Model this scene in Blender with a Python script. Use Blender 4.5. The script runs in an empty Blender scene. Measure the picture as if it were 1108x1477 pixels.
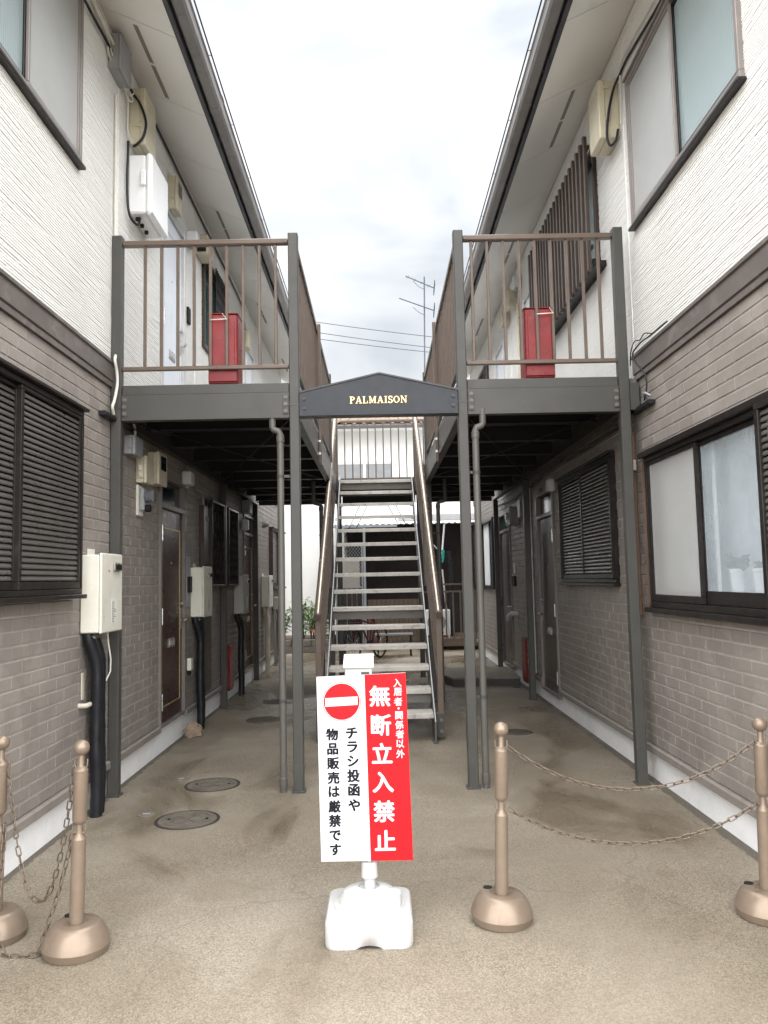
import bpy, math, random
from mathutils import Matrix, Vector
R = math.radians
random.seed(7)
scene = bpy.context.scene
COL = scene.collection

# ------------------------------------------------------------------ camera
cam_data = bpy.data.cameras.new('camera')
cam = bpy.data.objects.new('camera', cam_data); COL.objects.link(cam)
cam_data.sensor_fit = 'VERTICAL'; cam_data.sensor_height = 36.0
cam_data.lens = 1143.1 / 1477.0 * 36.0
cam_data.clip_start = 0.05; cam_data.clip_end = 2000
cam.matrix_world = (Matrix.Translation((0, 0, 1.45)) @ Matrix.Rotation(R(-0.451), 4, 'Z')
                    @ Matrix.Rotation(R(90 + 4.866), 4, 'X') @ Matrix.Rotation(R(-1.195), 4, 'Z'))
scene.camera = cam

# ------------------------------------------------------------------ sky
SUN_EL, SUN_AZ = R(52), R(188)          # azimuth measured clockwise from +Y: the sun stands behind the camera
world = bpy.data.worlds.new('World'); scene.world = world; world.use_nodes = True
wn = world.node_tree.nodes; wl = world.node_tree.links; wn.clear()
w_out = wn.new('ShaderNodeOutputWorld'); w_bg = wn.new('ShaderNodeBackground')
w_sky = wn.new('ShaderNodeTexSky'); w_sky.sky_type = 'NISHITA'; w_sky.sun_disc = False
w_sky.sun_elevation = SUN_EL; w_sky.sun_rotation = SUN_AZ; w_sky.air_density = 1.2; w_sky.dust_density = 2.0
w_scale = wn.new('ShaderNodeVectorMath'); w_scale.operation = 'SCALE'; w_scale.inputs['Scale'].default_value = 1.0
wl.new(w_sky.outputs['Color'], w_scale.inputs[0])
w_tc = wn.new('ShaderNodeTexCoord')
w_map = wn.new('ShaderNodeMapping'); w_map.inputs['Scale'].default_value = (1.0, 1.0, 1.9); w_map.inputs['Location'].default_value = (0.85, 0.2, 0.55)
wl.new(w_tc.outputs['Generated'], w_map.inputs['Vector'])
w_noise = wn.new('ShaderNodeTexNoise'); w_noise.inputs['Scale'].default_value = 3.6; w_noise.inputs['Detail'].default_value = 4
w_noise.inputs['Roughness'].default_value = 0.5; w_noise.inputs['Distortion'].default_value = 0.35
wl.new(w_map.outputs['Vector'], w_noise.inputs['Vector'])
w_ramp = wn.new('ShaderNodeValToRGB')
w_ramp.color_ramp.elements[0].position = 0.38; w_ramp.color_ramp.elements[0].color = (3.85, 4.08, 4.31, 1)
w_ramp.color_ramp.elements[1].position = 0.63; w_ramp.color_ramp.elements[1].color = (6.1, 6.2, 6.3, 1)
wl.new(w_noise.outputs['Fac'], w_ramp.inputs['Fac'])
w_mix = wn.new('ShaderNodeMixRGB'); w_mix.inputs['Fac'].default_value = 0.95   # cloud cover
wl.new(w_scale.outputs['Vector'], w_mix.inputs['Color1']); wl.new(w_ramp.outputs['Color'], w_mix.inputs['Color2'])
# overcast luminance: brighter towards the zenith, a softened overcast gradient
w_sep = wn.new('ShaderNodeSeparateXYZ'); wl.new(w_tc.outputs['Generated'], w_sep.inputs[0])
w_cie = wn.new('ShaderNodeMapRange'); w_cie.inputs['From Min'].default_value = 0; w_cie.inputs['From Max'].default_value = 1
w_cie.inputs['To Min'].default_value = 0.72; w_cie.inputs['To Max'].default_value = 1.38; wl.new(w_sep.outputs['Z'], w_cie.inputs['Value'])
w_mul = wn.new('ShaderNodeVectorMath'); w_mul.operation = 'SCALE'; wl.new(w_mix.outputs['Color'], w_mul.inputs[0]); wl.new(w_cie.outputs['Result'], w_mul.inputs['Scale'])
wl.new(w_mul.outputs['Vector'], w_bg.inputs['Color']); w_bg.inputs['Strength'].default_value = 0.0220
wl.new(w_bg.outputs['Background'], w_out.inputs['Surface'])

# ------------------------------------------------------------------ sun (veiled by cloud, very soft)
sun_data = bpy.data.lights.new('sun', 'SUN'); sun = bpy.data.objects.new('sun', sun_data); COL.objects.link(sun)
sun_data.energy = 1.5; sun_data.angle = R(140); sun_data.color = (1.0, 0.992, 0.98)
sd = Vector((math.sin(SUN_AZ) * math.cos(SUN_EL), math.cos(SUN_AZ) * math.cos(SUN_EL), math.sin(SUN_EL)))
sun.rotation_euler = sd.to_track_quat('Z', 'Y').to_euler()
sun.location = (0, -6, 12)

# ------------------------------------------------------------------ exposure and render
scene.view_settings.view_transform = 'Standard'; scene.view_settings.look = 'None'
scene.view_settings.exposure = 3.25; scene.view_settings.gamma = 1.0
scene.view_settings.use_curve_mapping = False
scene.cycles.use_denoising = True
scene.cycles.max_bounces = 7; scene.cycles.diffuse_bounces = 4; scene.cycles.caustics_reflective = False; scene.cycles.caustics_refractive = False
scene.cycles.sample_clamp_indirect = 6.0

# ================================================================== materials
def _nodes(name):
    m = bpy.data.materials.new(name); m.use_nodes = True
    nt = m.node_tree; b = nt.nodes['Principled BSDF']
    return m, nt, b
def _noise(nt, scale, detail=3, vec=None, rough=0.5, dist=0.0):
    n = nt.nodes.new('ShaderNodeTexNoise'); n.inputs['Scale'].default_value = scale
    n.inputs['Detail'].default_value = detail; n.inputs['Roughness'].default_value = rough; n.inputs['Distortion'].default_value = dist
    if vec: nt.links.new(vec, n.inputs['Vector'])
    return n.outputs['Fac']
def _pos(nt, scale=(1, 1, 1)):
    g = nt.nodes.new('ShaderNodeNewGeometry'); mp = nt.nodes.new('ShaderNodeMapping')
    mp.inputs['Scale'].default_value = scale; nt.links.new(g.outputs['Position'], mp.inputs['Vector'])
    return mp.outputs['Vector']
def _ramp(nt, fac, stops):
    r = nt.nodes.new('ShaderNodeValToRGB'); e = r.color_ramp.elements
    while len(e) < len(stops): e.new(0.5)
    for i, (p, c) in enumerate(stops):
        e[i].position = p; e[i].color = (*c, 1) if len(c) == 3 else c
    nt.links.new(fac, r.inputs['Fac']); return r.outputs['Color']
def _mix(nt, fac, a, b, mode='MIX'):
    m = nt.nodes.new('ShaderNodeMixRGB'); m.blend_type = mode
    for v, k in ((fac, 'Fac'), (a, 'Color1'), (b, 'Color2')):
        if hasattr(v, 'links'): nt.links.new(v, m.inputs[k])
        elif k == 'Fac': m.inputs[k].default_value = v
        else: m.inputs[k].default_value = (*v, 1)
    return m.outputs['Color']
def _bump(nt, b, fac, strength, dist=0.01):
    n = nt.nodes.new('ShaderNodeBump'); n.inputs['Strength'].default_value = strength; n.inputs['Distance'].default_value = dist
    nt.links.new(fac, n.inputs['Height']); nt.links.new(n.outputs['Normal'], b.inputs['Normal'])
def _math(nt, op, a, b=0.0, clamp=False):
    m = nt.nodes.new('ShaderNodeMath'); m.operation = op; m.use_clamp = clamp
    for i, v in enumerate((a, b)):
        if hasattr(v, 'links'): nt.links.new(v, m.inputs[i])
        else: m.inputs[i].default_value = v
    return m.outputs[0]

def paint(name, col, rough=0.5, metal=0.0, var=0.12, scale=6.0, bump=0.0, bscale=80.0, stretch=(1, 1, 1), spec=0.28, dirt=None, dirt_amt=0.5, coat=0.0):
    """painted / plastic / metal surface with tonal variation, optional grime with a shape of its own"""
    m, nt, b = _nodes(name)
    v = _pos(nt, stretch)
    n = _noise(nt, scale, 5, v, 0.6)
    lo = tuple(c * (1 - var) for c in col); hi = tuple(min(1, c * (1 + var)) for c in col)
    c = _ramp(nt, n, [(0.3, lo), (0.7, hi)])
    rnd = nt.nodes.new('ShaderNodeObjectInfo')
    if dirt:
        d = _noise(nt, scale * 2.3, 8, v, 0.7, 0.6)
        f = _ramp(nt, d, [(0.52, (0, 0, 0)), (0.68, (dirt_amt,) * 3)])
        c = _mix(nt, f, c, dirt)
    nt.links.new(c, b.inputs['Base Color'])
    rr = _ramp(nt, _noise(nt, scale * 3, 4, v), [(0.3, (max(0.02, rough - 0.04),) * 3), (0.7, (min(1, rough + 0.05),) * 3)])
    nt.links.new(rr, b.inputs['Roughness'])
    b.inputs['Metallic'].default_value = metal
    b.inputs['Specular IOR Level'].default_value = spec
    b.inputs['Coat Weight'].default_value = coat
    if bump: _bump(nt, b, _noise(nt, bscale, 3, _pos(nt)), bump, 0.004)
    return m

def make_ground_mat():
    m, nt, b = _nodes('concrete_ground')
    p = _pos(nt)
    big = _noise(nt, 0.55, 5, p, 0.55, 0.5)
    mid = _noise(nt, 2.1, 6, p, 0.6, 0.4)
    c = _ramp(nt, big, [(0.30, (0.160, 0.133, 0.098)), (0.48, (0.232, 0.202, 0.160)), (0.68, (0.305, 0.275, 0.230))])
    f = _ramp(nt, mid, [(0.40, (0, 0, 0)), (0.66, (0.55,) * 3)])
    c = _mix(nt, f, c, (0.188, 0.157, 0.115))
    # exposed aggregate: tiny stones light and dark
    vo = nt.nodes.new('ShaderNodeTexVoronoi'); vo.inputs['Scale'].default_value = 185; nt.links.new(p, vo.inputs['Vector'])
    st = _ramp(nt, vo.outputs['Color'], [(0.1, (0.55,) * 3), (0.45, (0.93,) * 3), (0.9, (1.42, 1.39, 1.33))])
    wear = _ramp(nt, _noise(nt, 0.9, 4, p, 0.55, 0.3), [(0.35, (0.35,) * 3), (0.62, (1, 1, 1))])
    c = _mix(nt, wear, c, _mix(nt, 1.0, c, st, 'MULTIPLY'))
    fine = _noise(nt, 330, 2, p)
    c = _mix(nt, 0.25, c, _ramp(nt, fine, [(0.35, (0.10, 0.085, 0.065)), (0.65, (0.55, 0.5, 0.42))]), 'OVERLAY')
    # damp patches that have not dried yet, larger towards the covered passage
    sep = nt.nodes.new('ShaderNodeSeparateXYZ'); nt.links.new(p, sep.inputs['Vector'])
    pw = _pos(nt, (1.0, 0.55, 1.0))
    wetn = _noise(nt, 1.15, 5, pw, 0.55, 0.7)
    grad = nt.nodes.new('ShaderNodeMapRange'); grad.inputs['From Min'].default_value = 4.6; grad.inputs['From Max'].default_value = 8.5
    grad.inputs['To Min'].default_value = -0.10; grad.inputs['To Max'].default_value = 0.0220
    nt.links.new(sep.outputs['Y'], grad.inputs['Value'])
    wet = _ramp(nt, _math(nt, 'ADD', wetn, grad.outputs['Result']), [(0.46, (0, 0, 0)), (0.58, (1, 1, 1))])
    c = _mix(nt, wet, c, _mix(nt, 1.0, c, (0.70, 0.665, 0.61), 'MULTIPLY'))
    # hairline cracks
    cr = nt.nodes.new('ShaderNodeTexVoronoi'); cr.feature = 'DISTANCE_TO_EDGE'; cr.inputs['Scale'].default_value = 0.42
    wv = nt.nodes.new('ShaderNodeVectorMath'); wv.operation = 'ADD'
    nz = nt.nodes.new('ShaderNodeTexNoise'); nz.inputs['Scale'].default_value = 1.7; nz.inputs['Detail'].default_value = 6; nt.links.new(p, nz.inputs['Vector'])
    nt.links.new(p, wv.inputs[0]); nt.links.new(nz.outputs['Color'], wv.inputs[1]); nt.links.new(wv.outputs[0], cr.inputs['Vector'])
    ck = _ramp(nt, cr.outputs['Distance'], [(0.0, (0.5,) * 3), (0.0035, (0, 0, 0))])
    c = _mix(nt, ck, c, (0.11, 0.09, 0.07))
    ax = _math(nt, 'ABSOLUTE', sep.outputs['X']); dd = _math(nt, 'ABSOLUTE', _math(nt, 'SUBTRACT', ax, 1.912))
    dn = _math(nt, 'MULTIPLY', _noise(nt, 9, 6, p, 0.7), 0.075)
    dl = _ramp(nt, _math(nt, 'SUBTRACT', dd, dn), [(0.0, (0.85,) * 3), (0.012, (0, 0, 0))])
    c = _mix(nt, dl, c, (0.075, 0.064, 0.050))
    nt.links.new(c, b.inputs['Base Color'])
    ro = _mix(nt, wet, (0.8,) * 3, (0.26,) * 3)
    nt.links.new(ro, b.inputs['Roughness'])
    h = _math(nt, 'ADD', _math(nt, 'MULTIPLY', vo.outputs['Distance'], -0.9), _math(nt, 'MULTIPLY', mid, 0.6))
    h = _math(nt, 'ADD', h, _math(nt, 'MULTIPLY', fine, 0.5))
    _bump(nt, b, h, 0.35, 0.005)
    return m

def make_brick_mat():
    m, nt, b = _nodes('brick_face')
    oi = nt.nodes.new('ShaderNodeObjectInfo')
    p = _pos(nt)
    n = _noise(nt, 5, 5, p, 0.6)
    c = _ramp(nt, n, [(0.3, (0.232, 0.206, 0.187)), (0.7, (0.278, 0.250, 0.229))])
    wv = nt.nodes.new('ShaderNodeTexVoronoi'); wv.inputs['Scale'].default_value = 4.4; nt.links.new(p, wv.inputs['Vector'])
    bw_ = nt.nodes.new('ShaderNodeRGBToBW'); nt.links.new(wv.outputs['Color'], bw_.inputs[0])
    c = _mix(nt, 1.0, c, _ramp(nt, bw_.outputs[0], [(0.1, (0.9,) * 3), (0.9, (1.1,) * 3)]), 'MULTIPLY')
    st = _ramp(nt, _noise(nt, 1.6, 7, _pos(nt, (1, 2.2, 0.5)), 0.65), [(0.5, (0, 0, 0)), (0.75, (0.35,) * 3)])
    c = _mix(nt, st, c, (0.185, 0.162, 0.147))
    sp = _ramp(nt, _noise(nt, 45, 2, p), [(0.73, (0, 0, 0)), (0.76, (0.5,) * 3)])
    c = _mix(nt, sp, c, (0.42, 0.39, 0.36))
    nt.links.new(c, b.inputs['Base Color']); b.inputs['Roughness'].default_value = 0.5
    b.inputs['Specular IOR Level'].default_value = 0.35
    _bump(nt, b, _noise(nt, 130, 4, p), 0.25, 0.003)
    return m

def make_siding_mat():
    m, nt, b = _nodes('white_siding')
    p = _pos(nt)
    st = _noise(nt, 1.0, 6, _pos(nt, (1, 1.4, 0.55)), 0.6)
    c = _ramp(nt, st, [(0.3, (0.79, 0.785, 0.76)), (0.7, (0.86, 0.857, 0.84))])
    g = _ramp(nt, _noise(nt, 60, 3, p), [(0.35, (0.9, 0.9, 0.9)), (0.65, (1, 1, 1))])
    c = _mix(nt, 1.0, c, g, 'MULTIPLY')
    nt.links.new(c, b.inputs['Base Color']); b.inputs['Roughness'].default_value = 0.75
    _bump(nt, b, _noise(nt, 220, 3, p), 0.35, 0.003)
    return m

def make_glass(name, col, rough, trans, bump_scale, bump, wave=False, alpha=1.0):
    m, nt, b = _nodes(name)
    b.inputs['Base Color'].default_value = (*col, 1); b.inputs['Roughness'].default_value = rough
    b.inputs['Transmission Weight'].default_value = trans; b.inputs['IOR'].default_value = 2.3 if wave else 1.45
    p = _pos(nt)
    if alpha < 1:   # uneven frosting: lets more or less of the room show through
        al = _ramp(nt, _noise(nt, 3.0, 4, p), [(0.3, (alpha - 0.06,) * 3), (0.7, (alpha + 0.08,) * 3)]); nt.links.new(al, b.inputs['Alpha'])
    if wave:
        w1 = nt.nodes.new('ShaderNodeTexWave'); w1.bands_direction = 'Z'; w1.inputs['Scale'].default_value = 16; w1.inputs['Distortion'].default_value = 0.6
        w2 = nt.nodes.new('ShaderNodeTexWave'); w2.bands_direction = 'Y'; w2.inputs['Scale'].default_value = 16; w2.inputs['Distortion'].default_value = 0.6
        nt.links.new(p, w1.inputs['Vector']); nt.links.new(p, w2.inputs['Vector'])
        h = _math(nt, 'ADD', w1.outputs['Fac'], w2.outputs['Fac'])
    else:
        h = _noise(nt, bump_scale, 3, p)
    _bump(nt, b, h, bump, 0.004)
    return m

def make_screen_mat():
    """fine insect mesh: lets a little of what is behind show through"""
    m, nt, b = _nodes('insect_screen')
    p = _pos(nt)
    c = _ramp(nt, _noise(nt, 1.3, 4, p), [(0.3, (0.56, 0.56, 0.55)), (0.7, (0.66, 0.66, 0.65))])
    nt.links.new(c, b.inputs['Base Color']); b.inputs['Roughness'].default_value = 0.7
    b.inputs['Alpha'].default_value = 0.42
    return m

def flat(name, col, rough=0.5):
    m, nt, b = _nodes(name); b.inputs['Roughness'].default_value = rough; b.inputs['Specular IOR Level'].default_value = 0.15
    n = _ramp(nt, _noise(nt, 14, 5, _pos(nt), 0.6), [(0.35, tuple(c * 0.95 for c in col)), (0.65, tuple(min(1, c * 1.03) for c in col))])
    nt.links.new(n, b.inputs['Base Color'])
    return m

def make_leaf_mat(name, lo, hi):
    m, nt, b = _nodes(name)
    c = _ramp(nt, _noise(nt, 14, 2, _pos(nt)), [(0.3, lo), (0.7, hi)])
    nt.links.new(c, b.inputs['Base Color']); b.inputs['Roughness'].default_value = 0.4
    b.inputs['Transmission Weight'].default_value = 0.0
    return m

M = dict(
    ground=make_ground_mat(), brick=make_brick_mat(), siding=make_siding_mat(),
    mortar=paint('mortar', (0.38, 0.35, 0.325), 0.85, var=0.12, bump=0.2),
    belt=paint('belt_trim_brown', (0.120, 0.105, 0.097), 0.34, var=0.15, scale=3, dirt=(0.30, 0.27, 0.25), dirt_amt=0.35),
    trim=paint('base_trim_beige', (0.25, 0.225, 0.205), 0.42, var=0.1, scale=4, dirt=(0.16, 0.14, 0.12), dirt_amt=0.5),
    foundation=paint('white_foundation_paint', (0.88, 0.89, 0.90), 0.75, var=0.05, scale=5, bump=0.5, bscale=60, dirt=(0.60, 0.59, 0.56), dirt_amt=0.2),
    soffit=paint('cream_soffit_board', (0.86, 0.85, 0.815), 0.75, var=0.03, scale=1.2),
    vent=paint('soffit_vent_grey', (0.27, 0.255, 0.235), 0.6),
    fascia=paint('fascia_dark', (0.06, 0.06, 0.068), 0.45),
    gutter=paint('gutter_taupe', (0.20, 0.19, 0.186), 0.38, var=0.1, scale=3, dirt=(0.12, 0.11, 0.11), dirt_amt=0.5),
    roof=paint('roof_slate', (0.075, 0.075, 0.08), 0.6),
    steel=paint('grey_painted_steel', (0.064, 0.063, 0.058), 0.40, var=0.10, scale=4, bump=0.12, bscale=45, dirt=(0.075, 0.068, 0.06), dirt_amt=0.35),
    steel_dark=paint('dark_shaded_steel', (0.014, 0.015, 0.018), 0.45, var=0.15, scale=4),  # dark steel, taken near black so the joists carry under-deck shade in their colour
    deckplate=paint('deck_underside_plate', (0.17, 0.16, 0.15), 0.6, var=0.2, scale=3, dirt=(0.045, 0.04, 0.038), dirt_amt=0.7),
    bolt=paint('painted_bolt', (0.14, 0.13, 0.118), 0.4),
    rail=paint('brown_rail_paint', (0.125, 0.093, 0.075), 0.33, var=0.14, scale=5, dirt=(0.08, 0.058, 0.046), dirt_amt=0.45),
    handrail=paint('bronze_handrail', (0.36, 0.30, 0.25), 0.24, metal=0.6, var=0.1, scale=5),
    tread=paint('worn_stair_tread', (0.47, 0.445, 0.41), 0.55, var=0.14, scale=7, bump=0.2, dirt=(0.20, 0.17, 0.14), dirt_amt=0.7),
    stringer=paint('stair_stringer', (0.13, 0.12, 0.108), 0.45, var=0.12),
    black_frame=paint('dark_bronze_aluminium', (0.022, 0.019, 0.018), 0.33, metal=0.25, var=0.2, scale=8, dirt=(0.055, 0.05, 0.045), dirt_amt=0.5),
    brown_frame=paint('brown_aluminium', (0.058, 0.043, 0.036), 0.38, metal=0.2, var=0.15),
    grey_frame=paint('grey_window_frame', (0.24, 0.215, 0.205), 0.4, metal=0.2, var=0.1),
    slat=paint('shutter_slat', (0.12, 0.114, 0.105), 0.30, metal=0.3, spec=0.5, var=0.10, scale=3),
    door=paint('maroon_steel_door', (0.040, 0.0125, 0.0135), 0.30, var=0.2, scale=4, dirt=(0.055, 0.028, 0.026), dirt_amt=0.3),
    door_grey=paint('grey_brown_steel_door', (0.075, 0.062, 0.057), 0.32, var=0.15, scale=4),
    door_white=paint('pale_steel_door', (0.66, 0.70, 0.76), 0.35, var=0.05),
    gold=paint('brass_strip', (0.62, 0.47, 0.18), 0.35, metal=0.5, var=0.1),
    chrome=paint('worn_chrome', (0.55, 0.54, 0.52), 0.28, metal=0.9, var=0.1),
    dframe=paint('beige_door_frame', (0.19, 0.172, 0.158), 0.38, metal=0.1, var=0.1),
    heater=paint('cream_enamel', (0.70, 0.685, 0.605), 0.35, var=0.05, scale=4, dirt=(0.52, 0.49, 0.41), dirt_amt=0.3),
    heater_grey=paint('grey_enamel', (0.36, 0.355, 0.325), 0.4, var=0.06),
    white_unit=paint('white_enamel', (0.78, 0.79, 0.80), 0.35, var=0.03),
    cream=paint('cream_plastic', (0.56, 0.52, 0.40), 0.45, var=0.08, scale=5, dirt=(0.42, 0.37, 0.26), dirt_amt=0.35),
    greybox=paint('grey_steel_box', (0.30, 0.31, 0.325), 0.5, var=0.08),
    whitebox=paint('white_plastic_box', (0.66, 0.67, 0.69), 0.45, var=0.05),
    tape=paint('black_pipe_tape', (0.012, 0.013, 0.016), 0.38, var=0.3, scale=12, bump=0.3, bscale=25),
    cable=paint('black_cable', (0.018, 0.018, 0.022), 0.45),
    cable_w=paint('white_cable', (0.62, 0.60, 0.55), 0.5),
    pvc=paint('taupe_pvc_pipe', (0.105, 0.10, 0.092), 0.33, var=0.1, scale=3),
    pvc_beige=paint('beige_pipe_wrap', (0.48, 0.44, 0.37), 0.5, var=0.1),
    bronze=paint('champagne_plastic', (0.222, 0.172, 0.131), 0.34, metal=0.35, var=0.07, scale=9, bump=0.08, dirt=(0.17, 0.125, 0.09), dirt_amt=0.45),
    chain=paint('bronze_chain', (0.15, 0.118, 0.09), 0.30, metal=0.5, var=0.15, scale=30),
    hole=paint('black_rubber', (0.012, 0.012, 0.012), 0.7),
    stand_white=paint('white_polyethylene', (0.44, 0.438, 0.434), 0.42, var=0.04, scale=6, bump=0.1, bscale=50, dirt=(0.58, 0.55, 0.5), dirt_amt=0.3),
    alu=paint('aluminium_pole', (0.58, 0.575, 0.57), 0.4, metal=0.5, var=0.05),
    sign_white=flat('sign_white_print', (0.52, 0.535, 0.555), 0.4),
    sign_red=flat('sign_red_print', (0.52, 0.010, 0.015), 0.4),
    sign_black=flat('sign_black_print', (0.006, 0.006, 0.010), 0.6),
    red=paint('faded_red_paint', (0.205, 0.018, 0.020), 0.30, var=0.2, scale=5, dirt=(0.17, 0.05, 0.06), dirt_amt=0.8),
    red_dark=paint('red_paint', (0.17, 0.012, 0.016), 0.4, var=0.15, scale=6),
    name_board=paint('black_slate_board', (0.022, 0.026, 0.034), 0.36, var=0.2, scale=6),
    letter_gold=paint('gold_letters', (0.86, 0.62, 0.32), 0.3, metal=0.35, var=0.05),
    iron=paint('cast_iron_cover', (0.135, 0.12, 0.10), 0.6, metal=0.1, var=0.2, scale=9, bump=0.4, dirt=(0.19, 0.165, 0.13), dirt_amt=0.6),
    iron_dark=paint('dark_iron_rim', (0.055, 0.047, 0.04), 0.6, metal=0.2, var=0.2),
    paper=paint('brown_paper', (0.27, 0.205, 0.15), 0.75, var=0.15, scale=12),
    frost=make_glass('frosted_glass', (0.62, 0.70, 0.76), 0.22, 0.0, 42, 0.30, alpha=0.33),
    pattern=make_glass('patterned_glass', (0.46, 0.58, 0.60), 0.05, 0.40, 60, 0.17, wave=True),
    tealglass=make_glass('dark_teal_glass', (0.03, 0.075, 0.08), 0.12, 0.0, 60, 0.1),
    darkglass=make_glass('dark_glass', (0.008, 0.014, 0.022), 0.12, 0.0, 90, 0.15),
    clearcover=make_glass('clear_meter_cover', (0.75, 0.8, 0.9), 0.06, 0.85, 20, 0.05),
    screen=make_screen_mat(),
    curtain=paint('white_curtain', (0.74, 0.76, 0.78), 0.9, var=0.06, scale=3, stretch=(1, 14, 0.2)),
    room=paint('dim_room_wall', (0.62, 0.66, 0.70), 0.9),
    room_dark=paint('dark_room', (0.02, 0.02, 0.022), 0.9),
    leaf=make_leaf_mat('shrub_leaf', (0.06, 0.13, 0.03), (0.20, 0.32, 0.08)),
    leaf_house=make_leaf_mat('houseplant_leaf', (0.008, 0.045, 0.010), (0.03, 0.10, 0.022)),
    flower=paint('salmon_flower', (0.62, 0.22, 0.14), 0.6), stem=paint('woody_stem', (0.10, 0.07, 0.045), 0.8),
    block=paint('concrete_block', (0.21, 0.195, 0.17), 0.85, var=0.15, scale=8, bump=0.3, dirt=(0.10, 0.095, 0.08), dirt_amt=0.7),
    nb_white=paint('neighbour_white_stucco', (0.84, 0.84, 0.825), 0.8, var=0.03, scale=1.5, bump=0.25, bscale=90),
    nb_tile=paint('terracotta_roof_tile', (0.29, 0.225, 0.175), 0.6, var=0.2, scale=7, dirt=(0.18, 0.14, 0.10), dirt_amt=0.6),
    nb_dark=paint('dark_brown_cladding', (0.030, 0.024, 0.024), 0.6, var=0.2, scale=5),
    nb_win=paint('grey_window_blind', (0.25, 0.255, 0.265), 0.35),
    nb_wood=paint('brown_veranda_board', (0.13, 0.095, 0.072), 0.55, var=0.2, scale=7),
    corr=paint('translucent_corrugated_sheet', (0.55, 0.56, 0.56), 0.5, var=0.08),
    wire=paint('dark_wire', (0.06, 0.065, 0.085), 0.5),
    galv=paint('galvanised_steel', (0.30, 0.31, 0.33), 0.4, metal=0.5, var=0.1),
    rubber=paint('tyre_rubber', (0.015, 0.015, 0.016), 0.7), bike=paint('dark_red_bike_paint', (0.11, 0.012, 0.018), 0.3),
    green=paint('teal_plastic', (0.02, 0.30, 0.26), 0.45), slab=paint('dark_concrete_step', (0.175, 0.155, 0.125), 0.5, var=0.2, scale=4, bump=0.3, dirt=(0.09, 0.08, 0.07), dirt_amt=0.7),
    slab_edge=paint('black_step_edge', (0.05, 0.05, 0.05), 0.6),
    printink=flat('label_print_grey', (0.28, 0.27, 0.25), 0.6), label_red=flat('label_print_red', (0.6, 0.06, 0.05), 0.6), label_white=flat('label_white', (0.75, 0.74, 0.70), 0.5),
    copper=paint('rust_brown_panel', (0.17, 0.10, 0.07), 0.5, var=0.15),
)

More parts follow.
